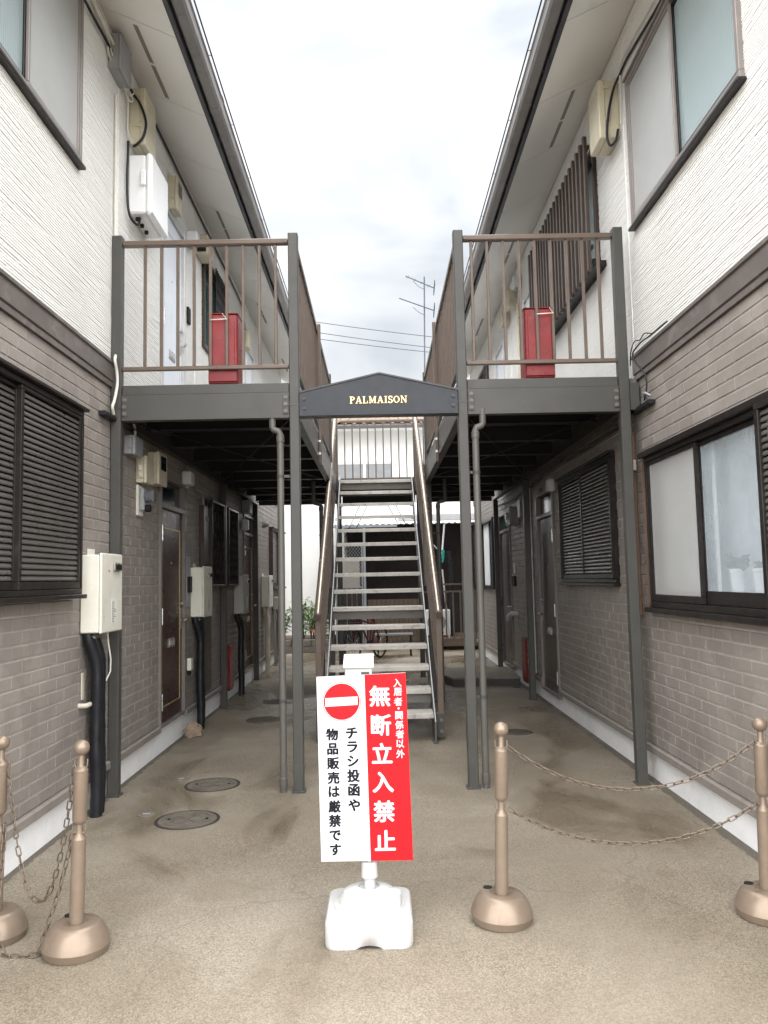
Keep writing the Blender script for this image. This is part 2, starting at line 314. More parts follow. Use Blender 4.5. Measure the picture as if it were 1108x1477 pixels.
# ================================================================== mesh helpers
def _v(p): return Vector(p)
class MB:
    """collects geometry in world coordinates; build() links it as ONE mesh object under its parent"""
    def __init__(s): s.v = []; s.f = []; s.sm = []
    def add(s, vs, fs, smooth=False):
        o = len(s.v); s.v += [tuple(x) for x in vs]; s.f += [tuple(i + o for i in f) for f in fs]; s.sm += [smooth] * len(fs); return s
    def box(s, x0, x1, y0, y1, z0, z1, c=0.0):
        x0, x1 = min(x0, x1), max(x0, x1); y0, y1 = min(y0, y1), max(y0, y1); z0, z1 = min(z0, z1), max(z0, z1)
        if c <= 0:
            return s.add([(x0, y0, z0), (x1, y0, z0), (x1, y1, z0), (x0, y1, z0), (x0, y0, z1), (x1, y0, z1), (x1, y1, z1), (x0, y1, z1)],
                         [(3, 2, 1, 0), (4, 5, 6, 7), (0, 1, 5, 4), (1, 2, 6, 5), (2, 3, 7, 6), (3, 0, 4, 7)])
        c = min(c, (x1 - x0) * .45, (y1 - y0) * .45, (z1 - z0) * .45)
        X = (x0, x1); Y = (y0, y1); Z = (z0, z1); vs = []; idx = {}
        for i in (0, 1):
            for j in (0, 1):
                for k in (0, 1):
                    sx, sy, sz = (c if i == 0 else -c), (c if j == 0 else -c), (c if k == 0 else -c)
                    idx[i, j, k] = len(vs)
                    vs += [(X[i], Y[j] + sy, Z[k] + sz), (X[i] + sx, Y[j], Z[k] + sz), (X[i] + sx, Y[j] + sy, Z[k])]
        def q(a, ax): return idx[a] + ax
        fs = []
        for i in (0, 1):
            l = [q((i, 0, 0), 0), q((i, 1, 0), 0), q((i, 1, 1), 0), q((i, 0, 1), 0)]; fs.append(l if i else l[::-1])
            l = [q((0, i, 0), 1), q((0, i, 1), 1), q((1, i, 1), 1), q((1, i, 0), 1)]; fs.append(l if i else l[::-1])
            l = [q((0, 0, i), 2), q((1, 0, i), 2), q((1, 1, i), 2), q((0, 1, i), 2)]; fs.append(l if i else l[::-1])
        for a in (0, 1):
            for b in (0, 1):
                l = [q((a, b, 0), 0), q((a, b, 1), 0), q((a, b, 1), 1), q((a, b, 0), 1)]; fs.append(l if (a + b) % 2 else l[::-1])
                l = [q((a, 0, b), 0), q((a, 0, b), 2), q((a, 1, b), 2), q((a, 1, b), 0)]; fs.append(l if (a + b) % 2 else l[::-1])
                l = [q((0, a, b), 1), q((1, a, b), 1), q((1, a, b), 2), q((0, a, b), 2)]; fs.append(l if (a + b) % 2 else l[::-1])
        for i in (0, 1):
            for j in (0, 1):
                for k in (0, 1):
                    l = [idx[i, j, k], idx[i, j, k] + 1, idx[i, j, k] + 2]; fs.append(l if (i + j + k) % 2 else l[::-1])
        return s.add(vs, fs)
    def tube(s, pts, r, n=8, cap=True, closed=False, smooth=True):
        pts = [_v(p) for p in pts]; N = len(pts); rr = r if isinstance(r, (list, tuple)) else [r] * N
        vs = []; prev = None
        for i in range(N):
            if closed: t = pts[(i + 1) % N] - pts[i - 1]
            else: t = pts[min(i + 1, N - 1)] - pts[max(i - 1, 0)]
            t = t.normalized()
            if prev is None:
                a = Vector((0, 0, 1)) if abs(t.z) < 0.9 else Vector((1, 0, 0))
                u = t.cross(a).normalized()
            else:
                u = (prev - t * prev.dot(t)); u = u.normalized() if u.length > 1e-6 else prev
            prev = u; w = t.cross(u)
            for k in range(n):
                an = 2 * math.pi * k / n
                vs.append(pts[i] + (u * math.cos(an) + w * math.sin(an)) * rr[i])
        fs = []
        for i in range(N if closed else N - 1):
            j = (i + 1) % N
            for k in range(n):
                k2 = (k + 1) % n
                fs.append((i * n + k, i * n + k2, j * n + k2, j * n + k))
        s.add(vs, fs, smooth)
        if cap and not closed:
            s.add([vs[k] for k in range(n)], [tuple(range(n))[::-1]]); s.add([vs[(N - 1) * n + k] for k in range(n)], [tuple(range(n))])
        return s
    def lathe(s, prof, cx, cy, z0=0.0, n=24, smooth=True, sx=1.0, sy=1.0):
        """surface of revolution; the shading breaks where the profile turns sharply"""
        runs = [[prof[0]]]
        for i in range(1, len(prof)):
            runs[-1].append(prof[i])
            if i < len(prof) - 1:
                a = math.atan2(prof[i][1] - prof[i - 1][1], prof[i][0] - prof[i - 1][0]); b = math.atan2(prof[i + 1][1] - prof[i][1], prof[i + 1][0] - prof[i][0])
                d = abs((b - a + math.pi) % (2 * math.pi) - math.pi)
                if d > R(19.5): runs.append([prof[i]])
        for run in runs:
            vs = []; fs = []
            for (r, z) in run:
                for k in range(n):
                    a = 2 * math.pi * k / n; vs.append((cx + r * sx * math.cos(a), cy + r * sy * math.sin(a), z0 + z))
            for i in range(len(run) - 1):
                for k in range(n):
                    k2 = (k + 1) % n; fs.append((i * n + k, i * n + k2, (i + 1) * n + k2, (i + 1) * n + k))
            s.add(vs, fs, smooth)
        return s
    def prism(s, poly, axis, a0, a1):
        """poly: 2-D outline; extruded along axis 'x','y','z' from a0 to a1"""
        def P3(p, a):
            return {'x': (a, p[0], p[1]), 'y': (p[0], a, p[1]), 'z': (p[0], p[1], a)}[axis]
        n = len(poly); vs = [P3(p, a0) for p in poly] + [P3(p, a1) for p in poly]
        fs = [tuple(range(n))[::-1], tuple(range(n, 2 * n))] + [(i, (i + 1) % n, n + (i + 1) % n, n + i) for i in range(n)]
        return s.add(vs, fs)
    def bar(s, a, b, w, h, up=(0, 0, 1)):
        a = _v(a); b = _v(b); t = (b - a).normalized(); u = _v(up); x = t.cross(u)
        x = x.normalized() if x.length > 1e-5 else Vector((1, 0, 0)); y = x.cross(t).normalized()
        vs = [p + x * (i * w / 2) + y * (j * h / 2) for p in (a, b) for (i, j) in ((-1, -1), (1, -1), (1, 1), (-1, 1))]
        return s.add(vs, [(3, 2, 1, 0), (4, 5, 6, 7), (0, 1, 5, 4), (1, 2, 6, 5), (2, 3, 7, 6), (3, 0, 4, 7)])
    def sphere(s, c, r, n=16, m=10):
        pr = [(max(1e-4, r * math.sin(math.pi * i / m)), -r * math.cos(math.pi * i / m)) for i in range(m + 1)]
        return s.lathe(pr, c[0], c[1], c[2], n)
    def mesh(s, name, mat, off=(0, 0, 0)):
        me = bpy.data.meshes.new(name)
        ox, oy, oz = off
        me.from_pydata([(x - ox, y - oy, z - oz) for x, y, z in s.v], [], s.f)
        me.polygons.foreach_set('use_smooth', s.sm)
        me.materials.append(M[mat] if isinstance(mat, str) else mat)
        me.validate(); me.update(); return me
    def build(s, name, mat, parent=None):
        """vertices are world coordinates (all roots are unrotated when their parts are built)"""
        off = (0, 0, 0)
        if parent is not None:
            p = parent
            off = Vector((0, 0, 0))
            while p is not None: off = off + p.location; p = p.parent
            off = tuple(off)
        o = bpy.data.objects.new(name, s.mesh(name, mat, off)); COL.objects.link(o)
        if parent is not None: o.parent = parent
        return o
    def fix(s):
        import bmesh
        bm = bmesh.new(); vs = [bm.verts.new(v) for v in s.v]
        for f in s.f:
            try: bm.faces.new([vs[i] for i in f])
            except ValueError: pass
        bmesh.ops.remove_doubles(bm, verts=bm.verts, dist=1e-5); bmesh.ops.recalc_face_normals(bm, faces=bm.faces)
        bm.verts.index_update()
        s.v = [tuple(v.co) for v in bm.verts]; s.f = [tuple(v.index for v in f.verts) for f in bm.faces]
        sm = any(s.sm); s.sm = [sm] * len(s.f); bm.free(); return s

def tag(o, label, cat=None, group=None, kind=None):
    if label: o['label'] = label
    if cat: o['category'] = cat
    if group: o['group'] = group
    if kind: o['kind'] = kind
    return o
def thing(name, loc, label, cat, group=None):
    o = bpy.data.objects.new(name, None); COL.objects.link(o); o.location = loc; o.empty_display_size = 0.1
    return tag(o, label, cat, group)
def copy_tree(o, parent=None):
    c = o.copy(); COL.objects.link(c); c.parent = parent
    for ch in list(o.children): copy_tree(ch, c)
    return c
def inst(name, me, loc, parent, rot=None):
    """another object on shared mesh data, loc in world coordinates"""
    o = bpy.data.objects.new(name, me); COL.objects.link(o)
    off = Vector((0, 0, 0)); p = parent
    while p is not None: off = off + p.location; p = p.parent
    o.parent = parent; o.location = Vector(loc) - off
    if rot: o.rotation_euler = rot
    return o

# ================================================================== the ground
gm = MB()
gm.add([(-150, -150, 0), (150, -150, 0), (150, 150, 0), (-150, 150, 0)], [(0, 1, 2, 3)])
tag(gm.build('ground', 'ground'), 'worn concrete passage floor with damp patches between the two buildings', None, None, 'structure')

# ================================================================== the two apartment buildings
from bpy_extras.object_utils import world_to_camera_view
bpy.context.view_layer.update()
def in_frame(p):
    c = world_to_camera_view(scene, cam, Vector(p)); return -0.03 < c.x < 1.03 and -0.03 < c.y < 1.03 and c.z > 0
BY0, BY1 = 2.2, 15.75          # where the facades begin and end along the passage
Z_BRICK0, Z_BELT0, Z_BELT1, Z_SOFFIT = 0.25, 2.865, 3.05, 5.55
DECK_Y0, DECK_Y1 = 5.72, 12.15

class Side:
    def __init__(s, sign, W): s.s = sign; s.W = W
    def X(s, d): return s.s * (s.W - d)      # d metres out from the wall face into the passage
    def box(s, mb, d0, d1, y0, y1, z0, z1, c=0.0): return mb.box(s.X(d0), s.X(d1), y0, y1, z0, z1, c)
    def prism_y(s, mb, poly, y0, y1):         # poly in (d, z)
        mb.prism([(s.X(d), z) for d, z in poly], 'y', y0, y1)
        return mb
    def bx(s, d0, d1, y0, y1, z0, z1, name, mat, parent, c=0.0):
        mb = MB(); s.box(mb, d0, d1, y0, y1, z0, z1, c); return mb.build(name, mat, parent)
L = Side(-1, 1.90); RT = Side(1, 1.92)

def holes_grid(S, mb, y0, y1, z0, z1, holes, d0, d1):
    ys = sorted({y0, y1, *[min(max(v, y0), y1) for h in holes for v in h[:2]]})
    zs = sorted({z0, z1, *[min(max(v, z0), z1) for h in holes for v in h[2:]]})
    for j in range(len(zs) - 1):
        run = None
        for i in range(len(ys) - 1):
            cy, cz = (ys[i] + ys[i + 1]) / 2, (zs[j] + zs[j + 1]) / 2
            solid = not any(h[0] < cy < h[1] and h[2] < cz < h[3] for h in holes)
            if solid: run = (run[0], ys[i + 1]) if run else (ys[i], ys[i + 1])
            if run and (not solid or i == len(ys) - 2):
                S.box(mb, d0, d1, run[0], run[1], zs[j], zs[j + 1]); run = None

def cut(a, b, zc, holes, m=0.0):
    """interval [a,b] minus the openings that cover height zc"""
    segs = [(a, b)]
    for h in holes:
        if h[2] - m < zc < h[3] + m:
            n = []
            for (p, q) in segs:
                if q <= h[0] or p >= h[1]: n.append((p, q)); continue
                if p < h[0]: n.append((p, h[0]))
                if q > h[1]: n.append((h[1], q))
            segs = n
    return [(p, q) for p, q in segs if q - p > 0.012]

def brick_shape(mb, S, y0, y1, z0, z1):
    """moulded brick face with splayed edges standing 9 mm proud of the joint"""
    e, t = 0.0025, 0.0095
    b = [(-0.010, y0, z0), (-0.010, y1, z0), (-0.010, y1, z1), (-0.010, y0, z1)]
    f = [(0.0, y0 + e, z0 + e), (0.0, y1 - e, z0 + e), (0.0, y1 - e, z1 - t), (0.0, y0 + e, z1 - t)]
    vs = [(S.X(d), y, z) for d, y, z in b + f]
    fs = [(4, 5, 6, 7), (0, 1, 5, 4), (1, 2, 6, 5), (2, 3, 7, 6), (3, 0, 4, 7)]
    if S.s < 0: pass
    else: fs = [f[::-1] for f in fs]
    mb.add(vs, fs)

def make_building(S, low, up, label):
    B = thing('apartment_building', (S.X(-3.5), BY0, 0), label, 'building')
    # solid body behind the facade
    mb = MB(); S.box(mb, -0.26, -7.0, BY0 + 0.02, BY1 - 0.02, 0, 5.5); mb.build('wall_body', 'nb_white', B)
    # ---- ground storey: joint layer with each brick on it
    mb = MB(); holes_grid(S, mb, BY0, BY1, Z_BRICK0, Z_BELT0, low, -0.0055, -0.25)
    wall = mb.build('brick_wall', 'mortar', B)
    rows = 35; pz = (Z_BELT0 - Z_BRICK0) / rows; py = 0.229; J = 0.0045
    allb = []
    for r in range(rows):
        z0 = Z_BRICK0 + r * pz; y = BY0 - (py / 2 if r % 2 else 0)
        while y < BY1:
            a, b = max(y, BY0), min(y + py - J, BY1)
            if b - a > 0.02:
                for (p, q) in cut(a, b, z0 + pz / 2, low): allb.append((p, q, z0 + J / 2, z0 + pz - J / 2))
            y += py
    def score(t):
        c = (S.X(0), (t[0] + t[1]) / 2, (t[2] + t[3]) / 2)
        if not in_frame(c): return -1
        if t[1] > 5.6: return 1 / (t[1] + 5)          # behind the platform posts and boxes
        return 1 / t[1]
    allb.sort(key=score, reverse=True)
    cache = {}
    for t in allb[:300]:
        ln = round(t[1] - t[0], 3); k = ln
        if k not in cache:
            m = MB(); brick_shape(m, S, 0, t[1] - t[0], 0, t[3] - t[2])
            m.v = [(x - S.X(0), y, z) for x, y, z in m.v]; cache[k] = m.mesh('brick', 'brick')
        o = inst('brick', cache[k], (S.X(random.uniform(-0.0008, 0.0008)), t[0], t[2]), wall)
    m = MB()
    for t in allb[300:]: brick_shape(m, S, *t)
    tag(m.build('distant_bricks', 'brick', wall), None, None, None, 'stuff')
    # ---- footing, base trim with its drip edge
    S.bx(-0.014, -0.3, BY0, BY1, 0, 0.215, 'foundation', 'foundation', B)
    doors = [h for h in low if h[2] < 0.4]
    for (a, b) in cut(BY0, BY1, 0.3, doors):
        n = max(1, round((b - a) / 1.8)); w = (b - a) / n
        for i in range(n):
            m = MB(); S.prism_y(m, [(-0.012, 0.195), (0.026, 0.195), (0.026, 0.238), (0.014, 0.247), (-0.009, 0.247)], a + i * w + 0.001, a + (i + 1) * w - 0.001)
            m.fix().build('base_trim', 'trim', B)
    # ---- belt course between the storeys, left out behind the platform
    for (a, b) in ((BY0, DECK_Y0), (DECK_Y1, BY1)):
        n = max(1, round((b - a) / 3.0)); w = (b - a) / n
        for i in range(n):
            m = MB(); S.prism_y(m, [(-0.01, 2.86), (0.018, 2.86), (0.018, 2.892), (0.010, 2.896), (0.010, 2.903), (0.022, 2.909), (0.022, 3.02), (0.034, 3.027), (0.034, 3.046), (-0.01, 3.056)],
                                a + i * w + 0.001, a + (i + 1) * w - 0.001)
            m.fix().build('belt_course', 'belt', B)
    # ---- upper storey: combed siding, one long sheet of broken ridges over a flat backing
    mb = MB(); holes_grid(S, mb, BY0, BY1, Z_BELT0, Z_SOFFIT + 0.06, up, -0.004, -0.25)
    mb.build('siding_backing', 'siding', B)
    m = MB(); pitch = 0.0175; k = 0; z = 2.9
    rnd = random.Random(11 + S.s)
    while z < Z_SOFFIT - 0.02:
        base = [(BY0, BY1)] if z > 3.055 else [(DECK_Y0, DECK_Y1)]
        for (A, Bb) in base:
            y = A
            while y < Bb:
                ln = rnd.uniform(0.05, 0.42) if y < 9 else rnd.uniform(0.3, 1.2)
                e = min(y + ln, Bb); d = rnd.choice((0.0, 0.0012, 0.0022, 0.0030, 0.0028))
                for (p, q) in cut(y, e, z + pitch / 2, up):
                    vs = []
                    for yy in (p, q):
                        vs += [(S.X(-0.003), yy, z), (S.X(d), yy, z + 0.003), (S.X(d), yy, z + pitch - 0.005), (S.X(-0.003), yy, z + pitch - 0.0025)]
                    fs = [(0, 1, 5, 4), (1, 2, 6, 5), (2, 3, 7, 6), (0, 3, 2, 1), (4, 5, 6, 7)]
                    m.add(vs, fs if S.s > 0 else [f[::-1] for f in fs])
                y = e
        z += pitch
    m.build('upper_siding', 'siding', B)
    # sealed seams between siding sheets
    for yy in (4.72 if S.s > 0 else 3.1, 5.72, 8.2, 10.9):
        for (a, b) in ((3.06 if not DECK_Y0 < yy < DECK_Y1 else 2.9, Z_SOFFIT),):
            if not any(h[0] - 0.03 < yy < h[1] + 0.03 for h in up): S.bx(-0.004, 0.0066, yy - 0.004, yy + 0.004, a, b, 'siding_seam', 'siding', B)
    # ---- eaves: sloping soffit boards, vents, fascia, gutter, roof
    D1 = 0.545; sl = 0.47
    n = 0; y = BY0 - 0.55; off = 5.31 if S.s < 0 else 5.20
    ys = [off + 0.958 * i for i in range(-5, 14)]
    th = 0.012
    for i in range(len(ys) - 1):
        a, b = max(ys[i], BY0 - 0.5) + 0.0035, min(ys[i + 1], BY1 + 0.2) - 0.0035
        if b - a < 0.05: continue
        m = MB(); S.prism_y(m, [(0.0, Z_SOFFIT), (D1, Z_SOFFIT - sl * D1), (D1, Z_SOFFIT - sl * D1 + th), (0.0, Z_SOFFIT + th)], a, b); m.fix()
        sp = m.build('soffit_panel', 'soffit', B)
        if (i - 5 - (0 if S.s < 0 else 1)) % 3 == 0:
            for q in (0, 1):
                dv = 0.235; va = a + 0.05 + q * 0.45
                m = MB(); S.prism_y(m, [(dv - 0.017, Z_SOFFIT - sl * (dv - 0.017) - 0.003), (dv + 0.017, Z_SOFFIT - sl * (dv + 0.017) - 0.003), (dv + 0.017, Z_SOFFIT - sl * (dv + 0.017) + 0.004), (dv - 0.017, Z_SOFFIT - sl * (dv - 0.017) + 0.004)], va, va + 0.415)
                m.fix().build('vent', 'vent', sp)
    m = MB(); S.prism_y(m, [(0, Z_SOFFIT + 0.02), (D1 + 0.012, Z_SOFFIT - sl * D1 + 0.02), (D1 + 0.012, Z_SOFFIT + 0.2), (0, Z_SOFFIT + 0.3)], BY0 - 0.5, BY1 + 0.2)
    m.fix().build('eaves_box', 'fascia', B)
    ze = Z_SOFFIT - sl * D1
    S.bx(D1 + 0.002, D1 + 0.035, BY0 - 0.52, BY1 + 0.2, ze - 0.02, ze + 0.17, 'fascia', 'fascia', B, 0.004)
    g0, gw, gz = D1 + 0.048, 0.098, ze - 0.005
    for i, (a, b) in enumerate(((BY0 - 0.5, 6.18), (6.183, 9.8), (9.803, 13.4), (13.403, BY1 + 0.2))):
        m = MB(); t = 0.004
        prof = [(g0, gz + 0.10), (g0, gz + 0.018), (g0 + 0.016, gz), (g0 + gw - 0.016, gz), (g0 + gw, gz + 0.018), (g0 + gw, gz + 0.095), (g0 + gw + 0.010, gz + 0.103),
                (g0 + gw + 0.010, gz + 0.111), (g0 + gw - t, gz + 0.111), (g0 + gw - t, gz + 0.02), (g0 + gw - 0.018, gz + t), (g0 + 0.018, gz + t), (g0 + t, gz + 0.02), (g0 + t, gz + 0.10)]
        S.prism_y(m, prof, a, b); gt = m.fix().build('gutter', 'gutter', B)
        y = a + 0.4
        while y < b:
            mm = MB(); S.box(mm, D1 + 0.036, g0 - 0.001, y, y + 0.03, gz + 0.01, gz + 0.07); mm.build('bracket', 'fascia', gt); y += 0.91
        if i: mm = MB(); S.prism_y(mm, [(d + (0.003 if d > g0 + 0.05 else -0.003), zz + (-0.003 if zz < gz + 0.05 else 0.003)) for d, zz in prof[:8]] , a - 0.05, a + 0.05); mm.fix().build('joint_sleeve', 'gutter', gt)
    m = MB(); m.tube([(S.X(g0 + gw + 0.034), BY0 - 0.5, gz + 0.10), (S.X(g0 + gw + 0.034), BY1 + 0.3, gz + 0.10)], 0.006, 6)
    y = BY0 - 0.2
    while y < BY1: m.tube([(S.X(g0 + gw + 0.008), y, gz + 0.107), (S.X(g0 + gw + 0.034), y, gz + 0.10)], 0.003, 5); y += 0.91
    m.build('gutter_guard_rod', 'fascia', B)
    m = MB(); zr = ze + 0.195
    S.prism_y(m, [(D1 + 0.105, zr), (D1 + 0.105, zr + 0.035), (-4.2, zr + 0.035 + 0.47 * (4.2 + D1 + 0.1)), (-4.2, zr + 0.47 * (4.2 + D1 + 0.1))], BY0 - 0.6, BY1 + 0.25)
    S.prism_y(m, [(-4.2, zr + 0.035 + 0.47 * (4.2 + D1 + 0.1)), (-8.2, zr + 0.2), (-8.2, zr + 0.16), (-4.2, zr + 0.47 * (4.2 + D1 + 0.1))], BY0 - 0.6, BY1 + 0.25)
    m.fix().build('roof', 'roof', B)
    for yy in (BY0 + 0.03, BY1 - 0.2):
        m = MB(); m.prism([(S.X(-0.2), 5.45), (S.X(-7.0), 5.45), (S.X(-7.0), 5.55), (S.X(-4.2), 7.5), (S.X(-0.2), 5.62)], 'y', yy, yy + 0.17); m.fix().build('gable_wall', 'nb_white', B)
    return B

# openings as (y0, y1, z0, z1)
LOW_L = [(3.0, 4.92, 1.40, 2.535), (6.87, 7.76, 0.17, 2.43), (8.70, 10.34, 1.42, 2.38), (11.13, 12.03, 0.17, 2.43), (13.75, 15.5, 1.35, 2.38)]
UP_L = [(3.0, 4.94, 4.16, 5.40), (6.90, 7.74, 2.87, 4.98), (8.54, 9.62, 4.05, 5.12), (11.35, 12.15, 2.87, 4.98)]
LOW_R = [(2.98, 5.54, 1.222, 2.262), (6.33, 8.24, 1.385, 2.43), (8.60, 9.52, 0.10, 2.43), (11.46, 12.46, 0.10, 2.43), (13.10, 15.7, 1.26, 2.45)]
UP_R = [(3.83, 5.57, 3.965, 5.08), (6.45, 8.80, 4.03, 5.10), (9.05, 9.86, 2.87, 5.0), (11.47, 12.30, 2.87, 5.0), (13.1, 14.6, 4.0, 5.1)]
B_L = make_building(L, LOW_L, UP_L, 'two storey apartment building along the left side, brick below and white siding above')
B_R = make_building(RT, LOW_R, UP_R, 'two storey apartment building along the right side, with a frosted window below')

# ------------------------------------------------------------------ windows, shutters, doors
def frame_mesh(S, y0, y1, z0, z1, w, d0, d1, top=None, bottom=None, c=0.003):
    m = MB(); t = top or w; b = bottom or w
    S.box(m, d0, d1, y0, y0 + w, z0 + b, z1 - t, c); S.box(m, d0, d1, y1 - w, y1, z0 + b, z1 - t, c)
    S.box(m, d0, d1, y0, y1, z1 - t, z1, c); S.box(m, d0, d1, y0, y1, z0, z0 + b, c); return m
def slats(S, parent, y0, y1, z0, z1, d, pitch=0.0318, mat='slat'):
    n = int((z1 - z0) / pitch); p = (z1 - z0) / n
    m = MB(); q = p / 0.0318
    pr = [(-0.004, 0.0335), (0.004, 0.0325), (0.011, 0.0285), (0.0165, 0.0215), (0.0195, 0.0135), (0.0195, 0.0065), (0.0165, 0.0025), (0.0145, 0.0045), (0.0160, 0.0075), (0.0150, 0.0135), (0.0120, 0.0195), (0.0075, 0.0250), (-0.004, 0.0290)]
    pr = [(u, v * q) for u, v in pr]; n_ = len(pr)
    vs = [(-S.s * u, yy, v) for yy in (0, y1 - y0) for u, v in pr]
    fs = [(i, (i + 1) % n_, n_ + (i + 1) % n_, n_ + i) for i in range(n_)]
    m.add(vs, fs if S.s < 0 else [f[::-1] for f in fs], True)
    me = m.mesh('slat', mat)
    for i in range(n): inst('slat', me, (S.X(d), y0, z0 + i * p), parent)
def shutter(S, B, y0, y1, z0, z1, sashes, proud=0.07, label=None, centre_bar=False, fmat='black_frame', smat='slat'):
    win = frame_mesh(S, y0, y1, z0, z1, 0.022, -0.06, proud, top=0.032, bottom=0.032).build('shuttered_window', fmat, B)
    S.bx(-0.02, proud + 0.025, y0 - 0.015, y1 + 0.015, z0 - 0.028, z0 - 0.001, 'sill', fmat, win, 0.004)
    S.bx(-0.02, proud + 0.03, y0 - 0.015, y1 + 0.015, z1 + 0.001, z1 + 0.022, 'head_flashing', fmat, win, 0.004)
    S.bx(-0.10, -0.07, y0 + 0.02, y1 - 0.02, z0 + 0.02, z1 - 0.02, 'backing', 'room_dark', win)
    for (a, b, d) in sashes:
        fr = frame_mesh(S, a, b, z0 + 0.034, z1 - 0.034, 0.032, d - 0.012, d + 0.028, top=0.022, bottom=0.042).build('sash', fmat, win)
        slats(S, win, a + 0.033, b - 0.033, z0 + 0.077, z1 - 0.060, d, mat=smat)
    if label: win['label'] = label
    return win
def door(S, B, y0, y1, z0, ztop, leaf, strip, transom='darkglass', handle_far=True, name_plate=False, proud=0.02, zleaf=None, fmat='dframe'):
    zl = zleaf or (ztop - 0.30)
    fr = MB(); w = 0.04
    S.box(fr, -0.07, proud, y0, y0 + w, z0, ztop, 0.004); S.box(fr, -0.07, proud, y1 - w, y1, z0, ztop, 0.004)
    S.box(fr, -0.07, proud, y0 + w + .001, y1 - w - .001, ztop - 0.035, ztop, 0.004); S.box(fr, -0.07, proud - 0.002, y0 + w + .001, y1 - w - .001, zl, zl + 0.045, 0.004)
    S.box(fr, -0.07, proud, y0 + w + .001, y1 - w - .001, z0, z0 + 0.022, 0.003)
    D = fr.build('door', fmat, B)
    S.bx(-0.05, -0.035, y0 + w, y1 - w, zl + 0.046, ztop - 0.036, 'transom_pane', transom, D)
    a, b, c, d = y0 + w + 0.004, y1 - w - 0.004, z0 + 0.025, zl - 0.004
    S.bx(-0.055, -0.012, a, b, c, d, 'leaf', leaf, D, 0.003)
    if strip:
        m = MB(); t = 0.010; ia, ib, ic, id_ = a + 0.085, b - 0.085, c + 0.13, d - 0.16
        for bb in ((ia, ib, ic, ic + t), (ia, ib, id_ - t, id_), (ia, ia + t, ic + t, id_ - t), (ib - t, ib, ic + t, id_ - t)): S.box(m, -0.012, -0.006, *bb)
        m.build('moulding', strip, D)
        S.bx(-0.012, -0.009, ia + t + 0.001, ib - t - 0.001, ic + t + .001, id_ - t - .001, 'inset_panel', leaf, D)
    yc = (a + b) / 2
    m = MB(); S.box(m, -0.008, 0.000, yc - 0.10, yc + 0.10, z0 + 0.66, z0 + 0.74, 0.002); mail = m.build('mail_slot', 'chrome', D)
    S.bx(0.000, 0.004, yc - 0.085, yc + 0.085, z0 + 0.678, z0 + 0.722, 'flap', 'alu', mail, 0.001)
    yh = b - 0.05 if handle_far else a + 0.05; sg = -1 if handle_far else 1
    m = MB(); S.box(m, -0.012, -0.006, yh - 0.02, yh + 0.02, z0 + 0.80, z0 + 1.00, 0.003)
    m.tube([(S.X(-0.006), yh, z0 + 0.89), (S.X(0.045), yh, z0 + 0.89), (S.X(0.052), yh + sg * 0.02, z0 + 0.89), (S.X(0.052), yh + sg * 0.11, z0 + 0.885)], 0.009)
    m.tube([(S.X(-0.006), yh, z0 + 1.04), (S.X(0.012), yh, z0 + 1.04)], 0.018, 12); m.build('handle', 'chrome', D)
    hy = a - 0.012 if handle_far else b + 0.012
    for zz in (z0 + 0.22, z0 + 0.95, d - 0.22):
        m = MB(); m.tube([(S.X(proud + 0.004), hy, zz - 0.07), (S.X(proud + 0.004), hy, zz + 0.07)], 0.008, 8); m.build('hinge', 'chrome', D)
    m = MB(); m.tube([(S.X(-0.012), yc, z0 + 1.42), (S.X(-0.004), yc, z0 + 1.42)], 0.010, 10); m.build('peephole', 'chrome', D)
    return D

# left, ground storey
shutter(L, B_L, 3.0, 4.92, 1.40, 2.535, ((3.024, 4.09, 0.010), (4.06, 4.896, 0.038)))
door(L, B_L, 6.87, 7.76, 0.22, 2.42, 'door', 'gold')
gw = frame_mesh(L, 8.70, 10.34, 1.42, 2.38, 0.05, -0.06, 0.02).build('grilled_window', 'black_frame', B_L)
L.bx(-0.05, -0.04, 8.75, 10.29, 1.47, 2.33, 'pane', 'darkglass', gw)
for (a, b) in ((8.72, 9.42), (9.68, 10.33)):
    fr = frame_mesh(L, a, b, 1.41, 2.37, 0.022, 0.045, 0.08).build('grille', 'black_frame', gw)
    for i in range(7):
        y = a + 0.07 + i * (b - a - 0.14) / 6
        m = MB()
        for k in range(9):
            z = 1.432 + k * 0.1015
            m.tube([(L.X(0.062), y, z), (L.X(0.062), y + 0.03, z + 0.053), (L.X(0.062), y, z + 0.106)], 0.009, 5)
        m.build('wavy_bar', 'black_frame', gw)
door(L, B_L, 11.13, 12.03, 0.22, 2.42, 'door', 'gold', transom='tealglass')
shutter(L, B_L, 13.75, 15.5, 1.35, 2.38, ((13.79, 14.64, 0.010), (14.62, 15.46, 0.038)), smat='grey_frame', fmat='brown_frame')

# right, ground storey: sliding window with a screen, a frosted sash and a folded shutter at its near end
S = RT
win = frame_mesh(S, 2.98, 5.54, 1.222, 2.262, 0.028, -0.08, 0.035, top=0.030, bottom=0.040).build('sliding_window', 'black_frame', B_R)
S.bx(-0.02, 0.070, 2.95, 5.57, 1.187, 1.221, 'sill', 'black_frame', win, 0.004)
S.bx(-0.02, 0.070, 2.95, 5.57, 2.263, 2.303, 'head_flashing', 'black_frame', win, 0.004)
S.bx(-0.02, 0.030, 5.543, 5.60, 1.23, 2.255, 'side_jamb', 'copper', win, 0.004)
sc = frame_mesh(S, 4.665, 5.510, 1.264, 2.230, 0.024, 0.000, 0.026, bottom=0.045).build('screen_sash', 'black_frame', win)
S.bx(0.010, 0.013, 4.690, 5.485, 1.310, 2.205, 'insect_screen', 'screen', sc)
sf = frame_mesh(S, 3.72, 4.70, 1.264, 2.230, 0.028, -0.03, -0.003, bottom=0.078).build('frosted_sash', 'black_frame', win)
